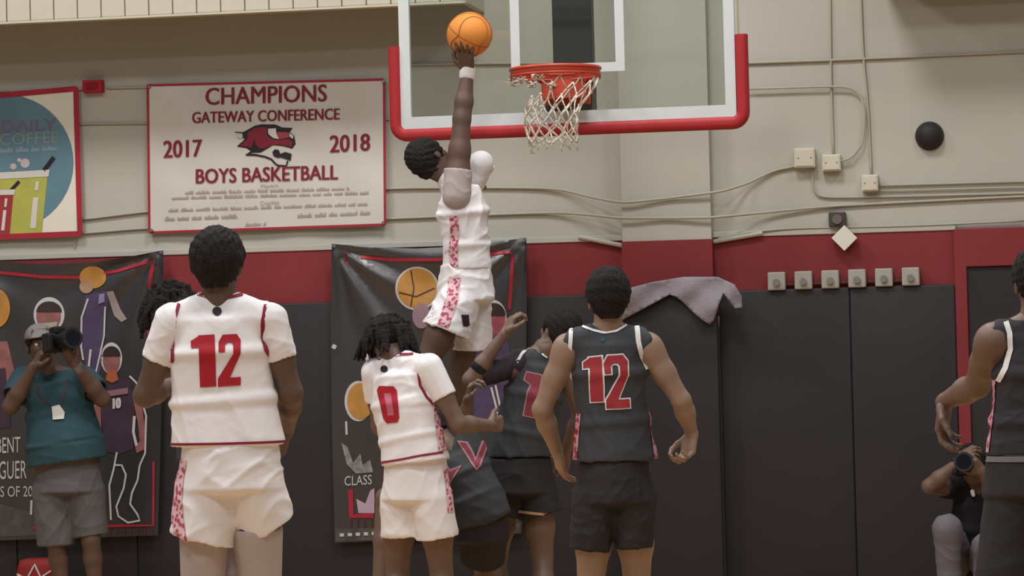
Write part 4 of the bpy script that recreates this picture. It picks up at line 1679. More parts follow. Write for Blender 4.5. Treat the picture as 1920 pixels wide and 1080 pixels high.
# ================= white 12
A = Person('A', 'basketball player in white jersey number 12 with short sleeves, seen from behind', 510, 0, SKIN_D, 1.04)
pel = A.p(432, 880)
A.start((pel[0], pel[1], 0))
W = A.p(505, 605) - A.p(325, 607)
shl, shr = A.p(322, 612), A.p(506, 610)
ell, wrl = A.p(272, 742, .03), A.p(322, 722, .25)
elr, wrr = A.p(546, 738, .02), A.p(538, 805, .20)
neck = A.p(411, 566)
A.head(A.p(409, 497, .01), zz, fh + rh * .12, neck)
js = [SEC(A, 411, 603, 0, .160, .105), SEC(A, 413, 660, 0, .186, .125), SEC(A, 419, 750, 0, .188, .125), SEC(A, 427, 836, 0, .212, .145)]
A.torso(js[:3] + [SEC(A, 430, 840, .01, .165, .12), SEC(A, 432, 900, .01, .17, .13)], W, .016)
A.body += [Cap(neck, shl, .05, .05, .04), Cap(neck, shr, .05, .05, .04)]
A.arm(shl, ell, wrl)
A.arm(shr, elr, wrr)
A.hand(wrl, A.p(360, 715, .38) - wrl, -zz, rh, (.5, .8, .6))
A.hand(wrr, A.p(530, 850, .26) - wrr, -rh, fh, (.5, .8, .6))
hl, hr = A.p(388, 915), A.p(478, 915)
kl, kr = A.pz(372, .53, .06), A.pz(488, .53, .08)
A.leg(hl, kl, A.pz(375, .095, -.06), fh - rh * .1)
A.leg(hr, kr, A.pz(486, .095, .05), fh + rh * .1)
A.finish()
A.hair_fro(.020, 11)
jer = A.shirt('jersey', js, W, shl, shr, A.p(411, 550), WHITE_J, hem=(A.p(427, 836), -zz), wr=(3, .0045, 24))
for a_, b_, sd in ((shl, ell, 1), (shr, elr, 2)):
    sleeve(A, 'undershirt_sleeve', a_, b_, -.06, .50, .073, .063, WHITE_J, sd)
sh = A.shorts('shorts', A.p(432, 890), W, (.194, .155), [(A.p(388, 920), A.p(379, 1014), .118, .121, -rh * .15), (A.p(478, 920), A.p(500, 990, .03), .114, .104, rh * .2)], WHITE_J, (4, .007, 20), top=.14)
legsleeve(A, hl, kl, .28, .68, .096, .078, GREYSL)
legsleeve(A, hr, kr, .28, .74, .096, .075, GREYSL)
f1_, f2_ = quad(362, 727, 408, 724, 405, 627, 358, 630), quad(409, 725, 451, 722, 452, 626, 409, 628)
A.patch('number_digit', 'jersey', [f1_(q) for q in ONE], NUMR, jer, .004)
A.patch('number_digit', 'jersey', [f2_(q) for q in TWO], NUMR, jer, .004)
A.patch('emblem', 'jersey', ellipse(407, 584, 9, 9, 12), EMBL, jer, .004)
A.stripe('piping', 'jersey', [(336, 570), (329, 595), (325, 635), (324, 680)], 6, TRIMR, jer)
A.stripe('piping', 'jersey', [(498, 572), (493, 600), (492, 632), (498, 656), (508, 672)], 7, TRIMR, jer)
A.stripe('collar', 'jersey', [(370, 552), (385, 556), (400, 559), (425, 559), (440, 556), (455, 552)], 5, TRIMR, jer)
A.ring('hem_band', 'jersey', A.p(427, 830), zz, .5, .009, TRIMR, jer)
A.stripe('side_panel', 'shorts', [(340, 862), (334, 900), (331, 940), (334, 975), (340, 1016)], 22, PATT, sh, .004)

# ================= dark 12
B = Person('B', 'basketball player in dark jersey number 12 with white armhole trim, walking away', 435, 0, SKIN_L, 1.0)
pel = B.p(1152, 905)
B.start((pel[0], pel[1], 0))
shl, shr = B.p(1064, 652), B.p(1215, 650)
W = shr - shl
ell, wrl = B.p(1016, 768, .02), B.p(1044, 846, .14)
elr, wrr = B.p(1278, 752, .0), B.p(1297, 812, .08)
neck = B.p(1140, 617)
B.head(B.p(1140, 562, .01), zz, fh - rh * .05, neck)
js = [SEC(B, 1140, 650, 0, .140, .10), SEC(B, 1141, 700, 0, .158, .115), SEC(B, 1148, 790, 0, .155, .115), SEC(B, 1153, 868, 0, .185, .135)]
B.torso(js[:3] + [SEC(B, 1152, 870, .01, .15, .115), SEC(B, 1152, 925, .01, .16, .125)], W, .015)
B.body += [Cap(neck, shl, .048, .05, .04), Cap(neck, shr, .048, .05, .04)]
B.arm(shl, ell, wrl)
B.arm(shr, elr, wrr)
B.hand(wrl, B.p(1056, 900, .2) - wrl, rh * .8 + fh * .4, fh, (.3, .4, .3))
B.hand(wrr, B.p(1290, 850, .06) - wrr, -rh * .7 - fh * .6, -rh * .5 + fh * .8, (.7, .9, .6), sz=1.05)
hl, hr = B.p(1118, 938), B.p(1188, 938)
kl, kr = B.pz(1104, .50, .04), B.pz(1192, .50, .08)
B.leg(hl, kl, B.pz(1106, .095, -.05), fh - rh * .1, SHOED)
B.leg(hr, kr, B.pz(1196, .095, .05), fh + rh * .1, SHOED)
B.finish()
B.hair_fro(.020, 12, .004)
jer = B.shirt('jersey', js, W, shl, shr, B.p(1140, 610), DARK_J, hem=(B.p(1153, 864), -zz), wr=(7, .0045, 26), armhole=.055)
sh = B.shorts('shorts', B.p(1152, 918), W, (.168, .138), [(B.p(1118, 935), B.p(1106, 1030), .105, .083), (B.p(1186, 935), B.p(1189, 1028), .103, .078)], BLACK_S, (8, .004, 24), top=.12)
for dg, qd in ((ONE, quad(1098, 754, 1134, 752, 1130, 668, 1094, 672)), (TWO, quad(1138, 766, 1180, 764, 1176, 665, 1130, 668))):
    pl = [qd(q) for q in dg]
    B.patch('number_outline', 'jersey', grow(pl, 2.6), TRIMW, jer, .0035)
    B.patch('number_digit', 'jersey', pl, NUMR2, jer, .006)
B.stripe('armhole_trim', 'jersey', [(1071, 616), (1069, 650), (1068, 690), (1071, 715)], 7, TRIMW, jer)
B.stripe('armhole_trim', 'jersey', [(1194, 612), (1197, 640), (1203, 668), (1214, 692)], 9, TRIMW, jer)
B.stripe('collar', 'jersey', [(1092, 612), (1110, 619), (1132, 624), (1155, 621), (1175, 610)], 4, TRIMW, jer)
B.patch('emblem', 'jersey', ellipse(1130, 636, 5, 6, 10), mat('teal_emblem', (50, 80, 82), .7), jer, .004)
B.stripe('side_panel', 'jersey', [(1086, 775), (1082, 820), (1079, 862)], 8, PATTD, jer)
B.stripe('side_panel', 'jersey', [(1216, 740), (1222, 800), (1230, 860)], 8, PATTD, jer)
B.stripe('side_panel', 'shorts', [(1078, 868), (1073, 900), (1070, 920)], 10, PATTD, sh)
B.stripe('side_panel', 'shorts', [(1231, 866), (1234, 884)], 7, PATTD, sh)

# ================= white 0
C = Person('C', 'basketball player in white jersey number 0 with dark locs, leaning forward', 385, 35, SKIN_M, 1.0)
pel = C.p(780, 910)
C.start((pel[0], pel[1], 0))
shl, shr = C.p(705, 704, .10), C.p(806, 696, -.08)
W = shr - shl
ell, wrl = C.p(712, 800, .18), C.p(752, 840, .32)
elr, wrr = C.p(860, 796, -.10), C.p(918, 797, .06)
neck = C.p(742, 672, .03)
C.head(C.p(731, 640, .09), zz * .9 + C.fwd * .25 - rh * .15, C.fwd, neck)
js = [SEC(C, 752, 706, .0, .150, .105), SEC(C, 757, 755, .0, .170, .125), SEC(C, 770, 820, -.02, .165, .125), SEC(C, 780, 872, -.03, .178, .14)]
C.torso(js[:3] + [SEC(C, 780, 880, -.02, .155, .12), SEC(C, 780, 930, -.02, .165, .13)], W, .034)
C.body += [Cap(neck, shl, .048, .05, .04), Cap(neck, shr, .048, .05, .04)]
C.arm(shl, ell, wrl)
C.arm(shr, elr, wrr)
C.hand(wrl, C.p(780, 850, .40) - wrl, -zz, fh, (.4, .5, .4))
C.hand(wrr, C.p(955, 793, .18) - wrr, fh, zz, (.7, .9, .6), thumb=(.3, .2))
hl, hr = C.p(750, 930, .05), C.p(812, 930, -.05)
kl, kr = C.pz(744, .47, .18), C.pz(826, .46, .04)
C.leg(hl, kl, C.pz(752, .10, .0), C.fwd)
C.leg(hr, kr, C.pz(822, .10, -.12), C.fwd)
C.finish()
C.hair_dreads(.13, 120, 5, .022, .012)
jer = C.shirt('jersey', js, W, shl, shr, C.p(744, 664, .02), WHITE_J, hem=(C.p(778, 866), -zz + rh * .10), wr=(13, .0045, 26))
sleeve(C, 'undershirt_sleeve', shr, elr, -.06, .50, .073, .063, WHITE_J, 3)
sleeve(C, 'undershirt_sleeve', shl, ell, -.06, .50, .073, .063, WHITE_J, 4)
sh = C.shorts('shorts', C.p(780, 915), W, (.172, .15), [(C.p(752, 940, .05), C.p(757, 1004, .06), .106, .112), (C.p(810, 940, -.05), C.p(820, 1008, -.04), .104, .104)], WHITE_J, (14, .004, 22), top=.17)
qd = quad(722, 794, 750, 791, 744, 724, 706, 724)
pl = [qd(q) for q in ZERO]
C.patch('number_digit', 'jersey', pl, NUMR, jer, .005)
C.patch('number_centre', 'jersey', qd([(.32, .2), (.68, .2), (.68, .8), (.32, .8)]), mat('pink_number', (196, 110, 128), .7, .2, 60), jer, .005)
C.patch('emblem', 'jersey', ellipse(721, 692, 7, 7, 12), EMBL, jer, .004)
C.stripe('piping', 'jersey', [(789, 668), (784, 690), (787, 722), (800, 745), (812, 758)], 5, TRIMR, jer)
C.stripe('collar', 'jersey', [(705, 672), (725, 668), (750, 665), (775, 664)], 4, TRIMR, jer)
C.stripe('hem_band', 'jersey', [(712, 868), (750, 862), (790, 854), (830, 848)], 4, TRIMR, jer)
C.stripe('side_panel', 'jersey', [(822, 760), (826, 800), (832, 845)], 20, PATT, jer)
C.stripe('side_panel', 'shorts', [(838, 880), (843, 920), (846, 960)], 14, PATT, sh)

# ================= the dunker
K = Person('K', 'jumping basketball player in white dunking the ball with one raised arm', 350, 70, SKIN_D, 1.02)
lowest = K.p(745, 860, .25)
K.start((lowest[0], lowest[1], lowest[2] - .12))
shl, shr = K.p(858, 338, -.13), K.p(882, 345, .16)      # near (dunking) and far shoulder
W = shr - shl
eln, wrn = K.p(866, 222, -.11), K.p(877, 133, -.08)
elf, wrf = K.p(900, 310, .12), K.p(884, 345, .40)
neck = K.p(842, 328, .05)
K.head(K.p(806, 300, .04), zz * .75 - rh * .6 + fh * .15, K.fwd * .8 + fh * .5 + zz * .3, neck)
js = [SEC(K, 864, 358, .0, .150, .105), SEC(K, 868, 400, .0, .165, .135), SEC(K, 876, 460, .0, .150, .120), SEC(K, 876, 512, .0, .155, .135)]
K.torso(js[:3] + [SEC(K, 874, 510, .0, .14, .115), SEC(K, 868, 560, .0, .15, .12)], W, .016)
K.body += [Cap(neck, shl, .05, .052, .04), Cap(neck, shr, .05, .052, .04)]
K.arm(shl, eln, wrn, 1.14)
K.arm(shr, elf, wrf)
palm_n = nrm(bc - wrn)
dirh = nrm(P(868, 75, BD - .125) - wrn)
K.hand(wrn, dirh, bc - P(868, 75, BD - .125), -rh, (.10, .42, .38), .17, thumb=(.5, .2), sz=1.05)
K.hand(wrf, fh + zz * .2, -zz, rh, (.3, .4, .3))
hl, hr = K.p(856, 562, -.09), K.p(880, 562, .09)
kl, kr = K.p(790, 700, -.10), K.p(862, 712, .12)
K.leg(hl, kl, K.p(752, 840, .12), nrm(-zz * .8 + rh * .5))
K.leg(hr, kr, K.p(812, 846, .28), nrm(-zz * .8 + rh * .5))
K.finish()
K.hair_fro(.016, 21)
jer = K.shirt('jersey', js, W, shl, shr, neck, WHITE_J, hem=(K.p(876, 506), -zz), wr=(23, .006, 24), armhole=.06)
sleeve(K, 'undershirt_sleeve', shl, eln, -.25, .18, .076, .074, GREYSL, 6)  # grey puts the armhole's shade into the white undershirt's colour
sleeve(K, 'undershirt_sleeve', shr, elf, -.45, 1.25, .076, .072, WHITE_J, 7)
sleeve(K, 'arm_sleeve', elf, wrf, -.1, .85, .070, .055, WHITE_J, 9)
sh = K.shorts('shorts', K.p(874, 545), W, (.165, .15), [(K.p(856, 572, -.08), K.p(836, 622, -.09), .118, .135), (K.p(884, 575, .08), K.p(885, 655, .10), .108, .112)], WHITE_J, (24, .007, 24), top=.13)
K.stripe('side_panel', 'jersey', [(851, 405), (853, 440), (850, 470), (851, 500)], 16, PATT, jer)
K.stripe('side_panel', 'shorts', [(853, 520), (848, 560), (838, 590), (830, 612)], 22, PATT, sh)
K.patch('emblem', 'shorts', [(864, 590), (878, 590), (880, 610), (868, 612)], EMBL, sh, .004)
K.stripe('armhole_trim', 'jersey', [(838, 350), (840, 370), (850, 381), (862, 378), (868, 362)], 4, TRIMR, jer)
K.mesh('wristband', [Cap(K.p(876, 141, -.08), K.p(877, 132, -.08), .043, .042, .005)], .006, TRIMW)

# ================= dark jersey player with one arm up
Dp = Person('D', 'basketball player in dark jersey reaching one bent arm up beside the jumping player', 365, -20, SKIN_M, .98)
pel = Dp.p(975, 900)
Dp.start((pel[0], pel[1], 0))
shl, shr = Dp.p(962, 684, -.06), Dp.p(1056, 682, .10)
W = shr - shl
ell, wrl = Dp.p(882, 712, -.13), Dp.p(946, 626, -.16)
elr, wrr = Dp.p(1088, 775, .15), Dp.p(1060, 850, .3)
neck = Dp.p(1022, 657, .0)
Dp.head(Dp.p(1048, 622, .02), zz + rh * .35, fh * .7 - rh * .5, neck)
js = [SEC(Dp, 1010, 690, .0, .135, .10), SEC(Dp, 1002, 740, .0, .158, .125), SEC(Dp, 985, 810, .0, .165, .13), SEC(Dp, 977, 868, .0, .18, .145)]
Dp.torso(js[:3] + [SEC(Dp, 977, 870, .0, .15, .12), SEC(Dp, 975, 920, .0, .16, .13)], W, .015)
Dp.body += [Cap(neck, shl, .046, .05, .04), Cap(neck, shr, .046, .05, .04)]
Dp.arm(shl, ell, wrl)
Dp.arm(shr, elr, wrr)
Dp.hand(wrl, Dp.p(962, 592, -.14) - wrl, fh * .5 + rh, -fh, (.6, .9, .7), thumb=(.5, .4))
Dp.hand(wrr, Dp.p(1050, 890, .35) - wrr, fh, -rh, (.4, .5, .4))
hl, hr = Dp.p(944, 930), Dp.p(1008, 930)
kl, kr = Dp.pz(930, .48, .15), Dp.pz(1016, .48, .02)
Dp.leg(hl, kl, Dp.pz(930, .1, .05), Dp.fwd, SHOED)
Dp.leg(hr, kr, Dp.pz(1010, .1, -.1), Dp.fwd, SHOED)
Dp.finish()
Dp.hair_fro(.020, 31)
jer = Dp.shirt('jersey', js, W, shl, shr, neck, DARK_J, hem=(Dp.p(977, 856), -zz), wr=(33, .0045, 26))
sleeve(Dp, 'undershirt_sleeve', shl, ell, -.15, .78, .068, .056, mat('plum_black_cloth', (52, 44, 54), .8), 8)
sh = Dp.shorts('shorts', Dp.p(975, 905), W, (.19, .155), [(Dp.p(942, 935), Dp.p(936, 965), .112, .118), (Dp.p(1006, 935), Dp.p(1014, 966), .108, .112)], BLACK_S, (34, .004, 22), top=.12)
pl = [[(982, 778), (990, 736), (996, 722), (984, 712), (988, 698), (1014, 704), (1008, 740), (1000, 782)]]
Dp.patch('number_outline', 'jersey', grow(pl, 2.4), mat('rose_outline', (176, 130, 138), .8), jer, .0035)
Dp.patch('number_digit', 'jersey', pl, NUMR3, jer, .006)
Dp.stripe('armhole_trim', 'jersey', [(990, 652), (978, 664), (966, 684), (960, 704)], 5, TRIMW, jer)
Dp.stripe('collar', 'jersey', [(1000, 650), (1012, 660), (1026, 670)], 5, TRIMW, jer)
el_b = ell + (wrl - ell) * .30
Dp.mesh('arm_band', [Cap(el_b - nrm(wrl - ell) * .012, el_b + nrm(wrl - ell) * .012, .046, .045, .005)], .006, BLACKC)
Dp.ring('hem_band', 'shorts', Dp.p(1013, 962), zz + rh * .12, .16, .014, mat('lit_hem_tan', (190, 150, 112), .8), sh, .003)  # tan colour stands in for light caught inside the black shorts' hem

# ================= crouching dark player
E = Person('E', 'dark-jersey player bent low in a wide stance behind player number 0', 373, -25, SKIN_M, .98)
pel = E.p(898, 955)
E.start((pel[0], pel[1], 0))
shl, shr = E.p(808, 872, .06), E.p(886, 846, .02)
W = shr - shl
ell, wrl = E.p(785, 930, .2), E.p(800, 960, .4)
elr, wrr = E.p(866, 800, .10), E.p(877, 752, .02)
neck = E.p(836, 838, .06)
E.head(E.p(806, 808, .16), zz * .5 - rh * .6 + fh * .4, fh - rh * .6 - zz * .3, neck)
js = [SEC(E, 852, 868, .02, .135, .11), SEC(E, 866, 895, .0, .155, .13), SEC(E, 888, 935, -.02, .155, .135), SEC(E, 902, 975, -.03, .16, .14)]
E.torso(js[:3] + [SEC(E, 898, 955, -.02, .14, .12), SEC(E, 900, 985, -.02, .15, .13)], W, .034)
E.body += [Cap(neck, shl, .046, .05, .04), Cap(neck, shr, .046, .05, .04)]
E.arm(shl, ell, wrl)
E.arm(shr, elr, wrr, .92)
E.hand(wrl, E.p(810, 990, .5) - wrl, fh, -rh, (.4, .5, .4))
E.hand(wrr, E.p(884, 718, -.02) - wrr, rh - fh * .3, -fh, (.7, .9, .7), thumb=(.5, .4))
hl, hr = E.p(858, 985, .04), E.p(918, 985, -.02)
kl, kr = E.p(724, 935, .30), E.pz(908, .40, .22)
E.leg(hl, kl, E.pz(702, .10, .22), -rh * .6 + fh, SHOED)
E.leg(hr, kr, E.pz(900, .10, .02), fh + rh * .2, SHOED)
E.finish()
E.hair_fro(.018, 41)
jer = E.shirt('jersey', js, W, shl, shr, neck, DARK_J, hem=(E.p(904, 985), nrm(E.p(904, 985) - E.p(880, 935))), sleeves=[(shl, ell, .5, .07, .066), (shr, elr, .62, .07, .062)], wr=(43, .004, 26))
sh = E.shorts('shorts', E.p(898, 992), W, (.150, .14), [(hl, hl + (kl - hl) * .62, .11, .10), (E.p(910, 985, .0), E.p(904, 1046, .12), .118, .118)], BLACK_S, (44, .004, 22), top=.17)
for pl in ([[(860, 828), (876, 830), (886, 848), (891, 862), (897, 846), (904, 828), (920, 822), (910, 842), (900, 872), (893, 880), (884, 868), (872, 848)]],
           [[(836, 868), (844, 882), (864, 874), (852, 892), (844, 904), (838, 892)]]):
    E.patch('number_outline', 'jersey', grow(pl, 1.6), mat('rose_outline', (176, 130, 138), .8), jer, .0035)
    E.patch('number_digit', 'jersey', grow(pl, -2.0), NUMR3, jer, .006)

# ================= dark player at the right edge
G_ = Person('G', 'basketball player in dark jersey with white trim standing by the red door frame, arm bent', 520, 0, SKIN_M, 1.02)
pel = G_.p(1948, 890)
G_.start((pel[0], pel[1], 0))
shl, shr = G_.p(1864, 640), G_.p(2028, 638)
W = shr - shl
ell, wrl = G_.p(1832, 722, .24), G_.p(1772, 752, .44)
elr, wrr = G_.p(2070, 780, .05), G_.p(2060, 860, .2)
neck = G_.p(1945, 602)
G_.head(G_.p(1947, 530, .01), zz, fh, neck)
js = [SEC(G_, 1946, 640, 0, .140, .10), SEC(G_, 1946, 700, 0, .158, .12), SEC(G_, 1946, 790, 0, .165, .125), SEC(G_, 1946, 858, 0, .19, .14)]
G_.torso(js[:3] + [SEC(G_, 1947, 860, .01, .16, .12), SEC(G_, 1948, 920, .01, .17, .13)], W, .015)
G_.body += [Cap(neck, shl, .05, .054, .04), Cap(neck, shr, .05, .054, .04)]
G_.arm(shl, ell, wrl, 1.12)
G_.arm(shr, elr, wrr, 1.1)
G_.hand(wrl, G_.p(1764, 815, .47) - wrl, rh * .8 - fh * .5, -fh * .5 + rh * .8, (.5, .6, .5), .12, thumb=(.9, -.3), sz=1.12)
G_.hand(wrr, G_.p(2055, 910, .25) - wrr, -rh, fh, (.3, .4, .3))
hl, hr = G_.p(1908, 930), G_.p(1990, 930)
kl, kr = G_.pz(1895, .50, .05), G_.pz(1995, .50, .1)
G_.leg(hl, kl, G_.pz(1897, .095, -.05), fh, SHOED)
G_.leg(hr, kr, G_.pz(1998, .095, .05), fh, SHOED)
G_.finish()
G_.hair_fro(.016, 51)
jer = G_.shirt('jersey', js, W, shl, shr, neck, mat('black_jersey_cloth', (48, 46, 50), .75, .15, 6, .25, 20), hem=(G_.p(1946, 852), -zz), wr=(53, .003, 24), armhole=.06)
sh = G_.shorts('shorts', G_.p(1948, 900), W, (.205, .16), [(G_.p(1906, 940), G_.p(1890, 1100), .115, .125), (G_.p(1988, 940), G_.p(2000, 1100), .115, .125)], BLACK_S, (54, .004, 22), top=.09)
G_.stripe('armhole_trim', 'jersey', [(1886, 604), (1893, 625), (1895, 655), (1886, 690), (1872, 715)], 10, TRIMW, jer)
G_.stripe('side_panel', 'jersey', [(1864, 712), (1862, 760), (1857, 800), (1851, 848)], 8, PATTD, jer)
G_.ring('waistband', 'shorts', G_.p(1946, 858), zz, .5, .02, mat('grey_waistband', (108, 106, 108), .8), sh, .004)

# ================= person with locs behind white 12
Jp = Person('J', 'person with long dark locs half hidden behind the white number 12 player', 360, 20, SKIN_D, 1.04)
pel = Jp.p(395, 850)
Jp.start((pel[0], pel[1], 0))
shl, shr = Jp.p(318, 660, .03), Jp.p(436, 660, -.03)
W = shr - shl
neck = Jp.p(352, 630)
Jp.head(Jp.p(325, 578, .02), zz - rh * .25, fh + rh * .5, neck)
js = [SEC(Jp, 375, 665, .0, .14, .10), SEC(Jp, 378, 710, .0, .165, .12), SEC(Jp, 386, 790, .0, .16, .12), SEC(Jp, 394, 860, .0, .18, .135)]
Jp.torso(js[:3] + [SEC(Jp, 395, 860, .0, .15, .12), SEC(Jp, 396, 910, .0, .16, .13)], W, .015)
ell, wrl = Jp.p(340, 770, .15), Jp.p(385, 800, .35)
elr, wrr = Jp.p(455, 775, .1), Jp.p(440, 840, .25)
Jp.body += [Cap(neck, shl, .048, .05, .04), Cap(neck, shr, .048, .05, .04)]
Jp.arm(shl, ell, wrl)
Jp.arm(shr, elr, wrr)
Jp.hand(wrl, rh + fh, -zz, rh, (.4, .5, .4))
Jp.hand(wrr, -zz + fh * .3, -rh, fh, (.4, .5, .4))
hl, hr = Jp.p(364, 915), Jp.p(428, 915)
kl, kr = Jp.pz(372, .52, .08), Jp.pz(436, .52, .02)
Jp.leg(hl, kl, Jp.pz(376, .1, -.02), Jp.fwd, SHOED)
Jp.leg(hr, kr, Jp.pz(436, .1, -.08), Jp.fwd, SHOED)
Jp.finish()
Jp.hair_dreads(.13, 110, 8, .035, .012)
TEE = mat('dark_tee_cloth', (52, 49, 52), .85, .15)
Jp.shirt('jersey', js, W, shl, shr, neck, DARK_J, wr=(63, .003, 24))
Jp.shorts('shorts', Jp.p(396, 900), W, (.175, .15), [(hl, Jp.p(368, 985), .11, .115), (hr, Jp.p(434, 985), .11, .115)], BLACK_S, (64, .004, 22))

# ================= photographer in teal
I_ = Person('I', 'photographer in teal shirt and grey shorts holding a camera to the face', 312, 172, SKIN_D, 1.0)
pel = I_.p(128, 890)
I_.start((pel[0], pel[1], 0))
shl, shr = I_.p(44, 716, .0), I_.p(158, 714, .0)
W = shr - shl
neck = I_.p(92, 696)
I_.head(I_.p(76, 647, -.05), zz - rh * .15, -fh + rh * .25, neck)
ell, wrl = I_.p(20, 762, -.12), I_.p(62, 690, -.22)
elr, wrr = I_.p(192, 748, -.12), I_.p(143, 684, -.26)
js = [SEC(I_, 100, 722, 0, .165, .115), SEC(I_, 112, 770, 0, .20, .155), SEC(I_, 122, 830, -.02, .235, .19), SEC(I_, 128, 884, -.01, .245, .19)]
I_.torso(js[:3] + [SEC(I_, 128, 880, .0, .20, .15), SEC(I_, 129, 920, .0, .19, .15)], W, .016)
I_.body += [Cap(neck, shl, .05, .055, .04), Cap(neck, shr, .05, .055, .04)]
I_.arm(shl, ell, wrl, 1.15)
I_.arm(shr, elr, wrr, 1.15)
camc = I_.p(104, 642, -.24)
I_.hand(wrl, I_.p(84, 645, -.24) - wrl, camc - I_.p(72, 655, -.24) + fh * .02, -fh, (.5, .8, .6), sz=1.1)
I_.hand(wrr, I_.p(118, 655, -.28) - wrr, zz * .8 - rh * .4, -fh, (.5, .7, .5), sz=1.1)
hl, hr = I_.p(98, 922), I_.p(160, 922)
kl, kr = I_.pz(104, .49, -.04), I_.pz(170, .49, -.04)
I_.leg(hl, kl, I_.pz(118, .10, .02), I_.fwd - rh * .2)
I_.leg(hr, kr, I_.pz(180, .10, .02), I_.fwd + rh * .2)
I_.finish()
I_.hair_fro(.006, 71)
tee = I_.shirt('shirt', js, W, shl, shr, neck, TEAL, hem=(I_.p(128, 866), -zz + rh * .12), sleeves=[(shl, ell, .62, .088, .086), (shr, elr, .62, .088, .086)], wr=(73, .004, 14))
I_.shorts('shorts', I_.p(129, 905), W, (.205, .17), [(I_.p(99, 925), I_.p(106, 1022), .128, .112), (I_.p(158, 925), I_.p(169, 1004), .125, .106)], GREYS, (74, .004, 20), top=.17)
g = I_.hg
cap_ = I_.mesh('cap', [Ell(g(0, -.010, .045), (I_.h[3], I_.h[2], I_.h[1]), (.088, .108, .088), .01), Cut(g(0, 0, .045), -I_.h[1]),
                       Cap(g(-.03, .10, .048), g(.03, .10, .048), .05, .05, .01), Cut(g(0, .12, .054), I_.h[1] * .8 + I_.h[2] * .6, .06), Cut(g(0, 0, .042), -I_.h[1])], .006, mat('grey_cap', (128, 122, 120), .9, .1))
bp = I_.p(108, 776, -.22)
I_.patch('badge', 'shirt', [(98, 764), (112, 761), (121, 772), (120, 786), (100, 788)], mat('badge_white', (216, 214, 206), .4, .05), tee, .012)
I_.stripe('lanyard', 'shirt', [(64, 716), (72, 735), (88, 755), (104, 764)], 3, mat('lanyard_maroon', (92, 60, 66), .8), tee, .008)
I_.stripe('lanyard', 'shirt', [(126, 712), (122, 735), (112, 762)], 3, mat('lanyard_maroon', (92, 60, 66), .8), tee, .008)
I_.mesh('wristwatch', [Cap(wrr - nrm(wrr - elr) * .035, wrr - nrm(wrr - elr) * .012, .036, .036, .004)], .006, METAL)


def camera_thing(c, fwdv, label, sz=1.0):
    """camera body with grip, prism hump, lens barrel, hood; fwdv is where the lens points"""
    f = nrm(fwdv)
    r = nrm(np.cross(f, zz))
    u = np.cross(r, f)
    c = np.asarray(c, float)
    root = empty('camera', c - u * .05)
    tag(root, label, 'camera')
    R = Matrix((Vector(r), Vector(f), Vector(u))).transposed()

    def place(mb):
        mb.v = [tuple(np.array(R @ Vector(np.array(v) * sz)) + c) for v in mb.v]
        return mb
    place(MB().box((-.072, -.03, -.05), (.072, .03, .042), .010)).build('camera_body', BLACKC, root)
    place(MB().box((-.03, -.03, .035), (.03, .035, .072), .010)).build('viewfinder_hump', BLACKC, root)
    place(MB().box((.045, .02, -.05), (.078, .055, .038), .010)).build('grip', BLACKC, root)
    place(MB().cyl((0, .03, 0), (0, .13, 0), .038, .040, 28)).build('lens_barrel', BLACKC, root, False)
    place(MB().cyl((0, .125, 0), (0, .165, 0), .042, .050, 28)).build('lens_hood', mat('hood_black', (36, 35, 37), .5), root)
    place(MB().cyl((0, .166, 0), (0, .1665, 0), .038, .038, 28)).build('front_glass', LENS, root)
    place(MB().tube([(0, .08, .0395), (0, .082, .0395)], .002, 6)).build('index_mark', TRIMW, root)
    return root


camera_thing(I_.p(108, 641, -.235), -fh * .8 + rh * .55 + zz * .1, 'black camera with lens raised by the photographer in teal', 1.25)

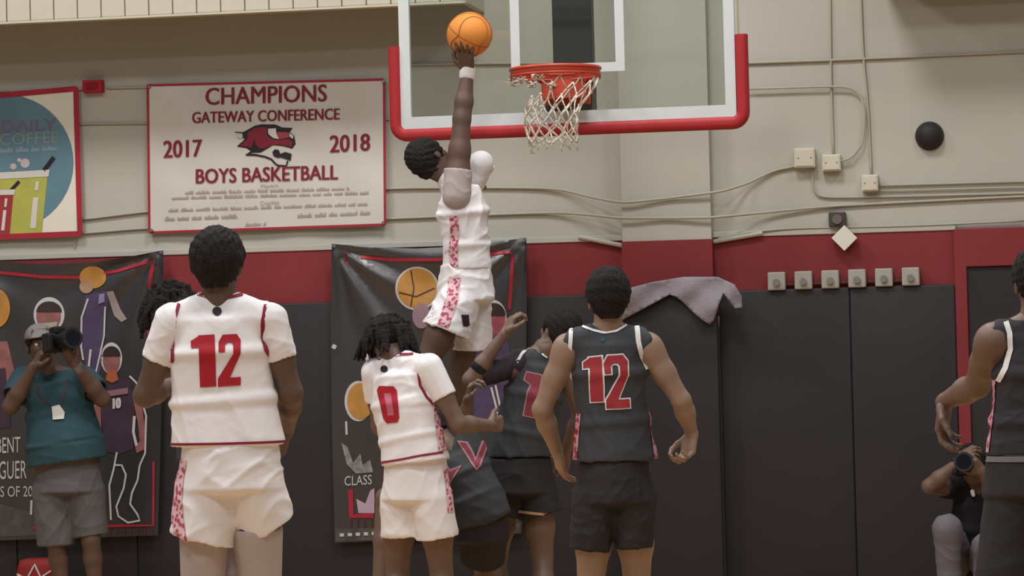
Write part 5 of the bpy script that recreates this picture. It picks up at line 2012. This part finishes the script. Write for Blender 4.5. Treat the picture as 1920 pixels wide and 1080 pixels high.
# ================= crouching photographer at the right
H = Person('H', 'crouching photographer in black shirt and grey trousers aiming a camera by the door frame', 330, 180, SKIN_M, .95)
pel = H.pz(1818, .26, .0)
H.start((pel[0], pel[1], 0))
shl, shr = H.pz(1792, .72, -.10), H.pz(1868, .72, -.05)
W = shr - shl
neck = H.p(1830, 915, -.08)
H.head(H.p(1822, 872, -.14), zz - rh * .05, -fh, neck)
ell, wrl = H.p(1742, 912, -.28), H.p(1795, 868, -.32)
elr, wrr = H.p(1868, 945, -.28), H.p(1842, 885, -.34)
js = [SEC(H, 1830, 942, -.08, .13, .10), SEC(H, 1828, 985, -.05, .15, .12), SEC(H, 1822, 1035, -.02, .15, .125), SEC(H, 1818, 1070, .0, .16, .13)]
H.torso(js, W, .015)
H.body += [Cap(neck, shl, .046, .05, .04), Cap(neck, shr, .046, .05, .04)]
H.arm(shl, ell, wrl, 1.05)
H.arm(shr, elr, wrr, 1.05)
H.hand(wrl, H.p(1812, 852, -.33) - wrl, rh * .8 + zz * .1 + fh * .2, fh, (.4, .7, .5))
H.hand(wrr, H.p(1828, 872, -.36) - wrr, -rh * .6 + zz * .6, fh, (.5, .7, .5))
hl, hr = H.pz(1798, .27, -.02), H.pz(1840, .27, -.02)
kl, kr = H.pz(1776, .50, -.42), H.pz(1850, .40, -.45)
H.leg(hl, kl, H.pz(1778, .10, -.36), -fh, SHOED)
H.leg(hr, kr, H.pz(1840, .10, -.38), -fh, SHOED)
H.finish()
H.hair_fro(.010, 81)
H.shirt('shirt', js, W, shl, shr, neck, mat('black_tee_cloth', (34, 32, 35), .85, .15), sleeves=[(shl, ell, .42, .066, .064), (shr, elr, .42, .066, .064)], wr=(83, .004, 20))
TRO = mat('grey_trouser_cloth', (112, 108, 114), .85, .1, 5, .2, 20)
for (a_, b_, c_, sd) in ((hl, kl, H.pz(1778, .10, -.36), 1), (hr, kr, H.pz(1840, .10, -.38), 2)):
    pr = [Cap(a_, b_, .10, .078, .03), Cap(b_, c_, .078, .060, .03), Cut(c_ - zz * .0, -zz)]
    H.mesh('trouser_leg', pr, .0085, TRO, None, 1, (sd, .004, 22))
H.mesh('wristband', [Cap(H.p(1823, 921, -.30), H.p(1825, 928, -.30), .012, .012, .004)], .005, TRIMW)
camera_thing(H.p(1815, 873, -.30), -fh * .9 - rh * .25 + zz * .15, 'black camera held by the crouching photographer at the red door frame', 1.1)
